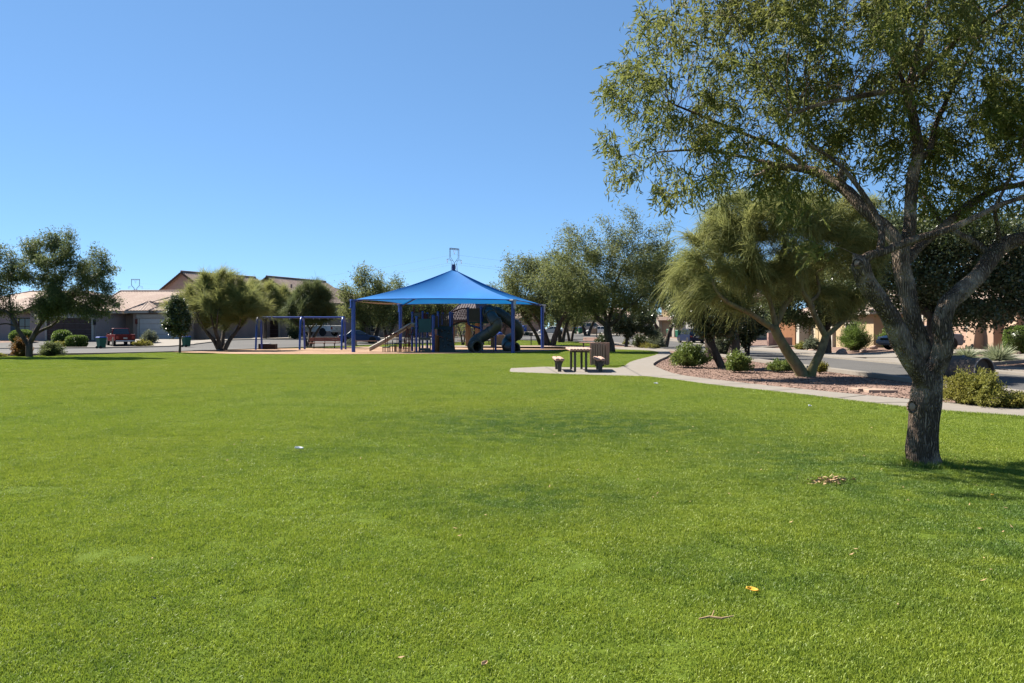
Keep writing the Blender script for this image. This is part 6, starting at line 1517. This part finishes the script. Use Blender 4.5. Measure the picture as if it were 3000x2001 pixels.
# ------------------------------------------------------------------ power line, drum, litter
def tower(label, px, d, rz, top_py, sc=1.0):
    b = atd(px, d); b.z = 0; r = thing('transmission_tower', label, 'pylon', b, rz, 'power line towers'); H = EYE + (HY - top_py) * d / F; mb = MB(); t = .16
    wz = H - 8.2; w2 = 3.9
    for sx in (-1, 1):
        for sy in (-1, 1):
            mb.tube([(sx * 4.2, sy * 4.2, 0), (sx * 1.1, sy * 1.1, wz - 1.5)], t, 4)
            mb.tube([(sx * 1.1, sy * 1.1, wz - 1.5), (sx * w2, sy * .5, wz + 2.2), (sx * w2, sy * .5, H)], t * .8, 4)
    for i in range(7):
        z0 = (wz - 1.5) * i / 7; z1 = (wz - 1.5) * (i + 1) / 7; a = 4.2 - 3.1 * i / 7; c = 4.2 - 3.1 * (i + 1) / 7
        for q in ((1, 0), (0, 1)):
            for s in (-1, 1):
                P = lambda v, w_, z: (s * w_, v * w_, z) if q[0] else (v * w_, s * w_, z)
                mb.tube([P(-1, a, z0), P(1, c, z1)], t * .5, 3); mb.tube([P(1, a, z0), P(-1, c, z1)], t * .5, 3)
    mb.build('mast', M['steel'], r)
    mb = MB()
    for sy in (-.5, .5):
        mb.tube([(-w2, sy, H), (w2, sy, H)], t, 4); mb.tube([(-w2, sy, H - .8), (w2, sy, H - .8)], t * .6, 4)
        for i in range(8): mb.tube([(-w2 + 2 * w2 * i / 8, sy, H if i % 2 else H - .8), (-w2 + 2 * w2 * (i + 1) / 8, sy, H - .8 if i % 2 else H)], t * .4, 3)
    for s in (-1, 1):
        for i in range(6): mb.tube([(s * (w2 - .5), 0, wz + 2.2 + i), (s * (w2 + .3), 0, wz + 3.2 + i)], t * .4, 3)
        mb.tube([(s * w2, 0, wz + 1.6), (s * 6.8, 0, wz + .6), (s * 1.1, 0, wz)], t * .7, 4)
    mb.build('crossarm', M['steel'], r)
    for x in (-6.4, 0, 6.4):
        mb = MB(); zt = wz + .6 if x else H - .8
        for s in (-1, 1): mb.tube([(x + s * (1.0 if x == 0 else .5), 0, zt), (x, 0, zt - (3.0 if x == 0 else 2.4))], .12, 5)
        mb.build('insulator', M['lampclear'], r)
    return b, H, wz
t1 = tower('nearer lattice power line tower rising above the canopy peak', 1331, 520, R(48), 728)
t2 = tower('distant lattice power line tower above the tan house roof', 397, 800, R(8), 818)
def wire(label, a, c, sag):
    o = MB().tube([Vector(a).lerp(Vector(c), i / 40) - Vector((0, 0, sag * 4 * (i / 40) * (1 - i / 40))) for i in range(41)], .03, 4).build('power_line', M['steel'])
    tag(o, label, 'power line', 'power lines')
for i, (dx, dz, lab) in enumerate(((-6.4, -2.0, 'lowest faint power line running left from the tower'), (0, 4.2, 'middle faint power line running left from the tower'), (6.4, -1.0, 'faint power line leaving the tower behind the others'))):
    a = Vector((t1[0].x + dx * .67, t1[0].y + dx * .7, t1[2] + dz)); c = Vector((t2[0].x + dx, t2[0].y, t2[2] + dz)); wire(lab, a, c, 9)
    wire(lab.replace('left', 'right').replace('leaving the tower', 'leaving the tower on the right'), a, a + Vector((330, 90, -6)), 8)
# drum on its side behind the yellow-green shrub
b = at(2838, 1122); dr = thing('drum', 'large weathered dark drum lying on its side behind the yellow-green shrub', 'drum', b, R(18))
rr = .38; T = Matrix.Translation((0, 0, rr)) @ Matrix.Rotation(R(90), 4, 'X')
MB().lathe([(.001, -.52), (rr * .96, -.52), (rr * .96, .44), (rr, .45), (rr, .52), (rr * .9, .52), (rr * .88, .40), (.001, .40)], 36, T).build('shell', M['drum'], dr, smooth=40)
MB().lathe([(rr * .95, .51), (rr * 1.01, .51), (rr * 1.015, .54), (rr * .95, .54), (rr * .95, .51)], 36, T).build('rim', M['drumrim'], dr, smooth=40)
MB().lathe([(rr * .96, -.1), (rr * 1.0, -.08), (rr * 1.0, -.04), (rr * .96, -.02)], 36, T).build('hoop', M['drum'], dr, smooth=40)
b = at(2790, 1112); d2 = thing('drum', 'second dark drum partly hidden left of the large one', 'drum', b, R(60))
MB().lathe([(.001, -.4), (.37, -.4), (.38, -.3), (.38, .3), (.37, .4), (.001, .4)], 30, Matrix.Translation((0, 0, .38)) @ Matrix.Rotation(R(90), 4, 'X')).build('shell', M['drum'], d2, smooth=40)
MB().lathe([(.38, .26), (.40, .28), (.40, .32), (.38, .34)], 30, Matrix.Translation((0, 0, .38)) @ Matrix.Rotation(R(90), 4, 'X')).build('hoop', M['steel'], d2, smooth=40)
# valve covers in the gravel
for px, py, w, lab in ((2530, 1138, .62, 'left flat pale cover slab in the gravel beside the path'), (2577, 1142, .72, 'right flat pale cover slab in the gravel beside the path')):
    b = at(px, py); r = thing('cover_slab', lab, 'cover', b, R(10 if px < 2550 else -6), 'cover slabs in the gravel')
    MB().box((0, 0, -.035), (w, w * .75, .10)).build('slab', M['lid'], r, bevel=.015); MB().box((w * .3, 0, .017), (.10, .06, .012)).build('lift_slot', M['bronze'], r)
# dark timber-sided box at the kerb, seen under the swing frame
b = at(785, 1023.5); r = thing('timber_box', 'low dark box with a pale top at the kerb under the left swing bay', 'box', b, R(3))
MB().box((0, 0, .20), (1.25, .8, .42)).build('sides', M['brownwood'], r, bevel=.02); MB().box((-.22, 0, .435), (.75, .78, .05)).build('lid', M['car_white'], r, bevel=.01)
# litter on the grass
def leaf_obj(name, label, loc, L, W, m, rz, cat, curl=.35, z=.03):
    o = MB().grid(lambda u, v: Vector(((u - .5) * L, (v - .5) * W * math.sin(math.pi * (.06 + .88 * u)), curl * W * (2 * v - 1) ** 2 + .3 * curl * L * (u - .5) ** 2)), 8, 4).build(name, M[m], smooth=80)
    o.location = Vector(loc) + Vector((0, 0, z)); o.rotation_euler = (.25, .1, rz); s = o.modifiers.new('t', 'SOLIDIFY'); s.thickness = .0015
    tag(o, label, cat)
leaf_obj('fallen_leaf', 'single orange-yellow fallen leaf on the near lawn', at(2204, 1745), .075, .04, 'leafy', -.5, 'leaf')
leaf_obj('fallen_leaf', 'tiny yellow leaf on the grass right of the big tree', at(2906, 1462), .05, .03, 'leafy', .9, 'leaf', z=.035)
leaf_obj('fallen_leaf', 'pale curled leaf near the bottom edge of the lawn', at(1418, 1968), .06, .025, 'dry', 1.2, 'leaf', z=.035)
leaf_obj('paper_scrap', 'white scrap of litter on the lawn left of centre', at(876, 1324), .11, .06, 'paper', .2, 'litter', z=.04)
leaf_obj('paper_scrap', 'white scrap of litter on the grass left of the big trunk', at(2372, 1197), .09, .07, 'paper', .7, 'litter', z=.045)
leaf_obj('paper_scrap', 'small white scrap of litter on the lawn near the path', at(1922, 1129), .12, .07, 'paper', .1, 'litter', z=.045)
o = MB().tube([(-.09, 0, .035), (-.03, .012, .042), (.03, -.006, .04), (.1, .015, .045)], [.004, .006, .006, .003], 6).tube([(-.02, .01, .04), (.0, .03, .07)], .003, 5).build('dry_twig', M['dry']); o.location = at(2097, 1832); tag(o, 'dry straw-coloured twig on the near lawn', 'twig')
rngL = np.random.default_rng(5); n = 110; px_ = rngL.uniform(-5, 6.4, n); py_ = rngL.uniform(3.6, 13, n); px_[:60] = rngL.normal(4.2, 1.6, 60); py_[:60] = rngL.normal(7.6, 2.2, 60).clip(3.6, 14)
p = np.stack([px_, py_, np.full(n, .026)], 1); d = rngL.normal(0, 1, (n, 3)) * np.array([1, 1, .25])
o = leaf_mesh('fallen_leaves', p, d, .035, .006, M['dry'], None, rngL, bend=.5, flat=1.0); tag(o, 'dry leaf bits scattered over the grass', 'fallen leaves', kind='stuff')
rngL = np.random.default_rng(8); n = 90; p = rngL.normal(0, 1, (n, 3)) * np.array([.11, .06, .012]) + np.array([0, 0, .035]); d = rngL.normal(0, 1, (n, 3)) * np.array([1, 1, .3])
o = leaf_mesh('leaf_litter', p, d, .07, .010, M['dry'], None, rngL); o.location = at(2434, 1417); tag(o, 'little heap of dry leaf litter on the lawn left of the big tree', 'leaf litter', kind='stuff')
# ------------------------------------------------------------------ sun, sky, camera
SUN_AZ = Vector((-0.82, 0.57)); SUN_EL = R(45.5)
w = bpy.data.worlds.new('World'); SC.world = w; w.use_nodes = True
nt = w.node_tree; nt.nodes.clear()
sky = nt.nodes.new('ShaderNodeTexSky'); sky.sky_type = 'NISHITA'; sky.sun_disc = False
sky.sun_elevation = SUN_EL; sky.sun_rotation = math.atan2(SUN_AZ.x, SUN_AZ.y)
sky.altitude = 2000; sky.air_density = 0.8; sky.dust_density = 0.0; sky.ozone_density = 10.0
bg = nt.nodes.new('ShaderNodeBackground'); bg.inputs['Strength'].default_value = 0.0921
wo = nt.nodes.new('ShaderNodeOutputWorld')
gm_ = nt.nodes.new('ShaderNodeGamma'); gm_.inputs[1].default_value = 0.6
nt.links.new(sky.outputs[0], gm_.inputs[0]); tn_ = nt.nodes.new('ShaderNodeMix'); tn_.data_type = 'RGBA'; tn_.blend_type = 'MULTIPLY'; tn_.inputs[0].default_value = 1.0; tn_.inputs[7].default_value = (0.80, 1.02, 1.16, 1)
nt.links.new(gm_.outputs[0], tn_.inputs[6]); nt.links.new(tn_.outputs[2], bg.inputs[0]); nt.links.new(bg.outputs[0], wo.inputs[0])
ld = bpy.data.lights.new('sun', 'SUN'); ld.energy = 5.0; ld.angle = R(0.53); ld.color = (1.0, 0.94, 0.84)
lo = bpy.data.objects.new('sun', ld); COL.objects.link(lo); lo.location = (-30, 20, 40)
sd = Vector((SUN_AZ.x * math.cos(SUN_EL), SUN_AZ.y * math.cos(SUN_EL), math.sin(SUN_EL))).normalized()
lo.rotation_euler = sd.to_track_quat('Z', 'Y').to_euler()
cd = bpy.data.cameras.new('camera'); cam = bpy.data.objects.new('camera', cd); COL.objects.link(cam)
cd.sensor_width = 36; cd.lens = 36 * F / 3000; cd.clip_start = 0.05; cd.clip_end = 6000
cam.location = (0, 0, EYE); cam.rotation_euler = (R(90), 0, 0); cd.shift_y = -(1000.5 - HY) / 3000
SC.camera = cam
SC.view_settings.view_transform = 'Standard'; SC.view_settings.look = 'None'
SC.view_settings.exposure = 1.65; SC.view_settings.gamma = 1.0
SC.cycles.max_bounces = 7; SC.cycles.transparent_max_bounces = 4; SC.cycles.diffuse_bounces = 3
SC.cycles.glossy_bounces = 3; SC.cycles.transmission_bounces = 4; SC.cycles.caustics_reflective = False; SC.cycles.caustics_refractive = False
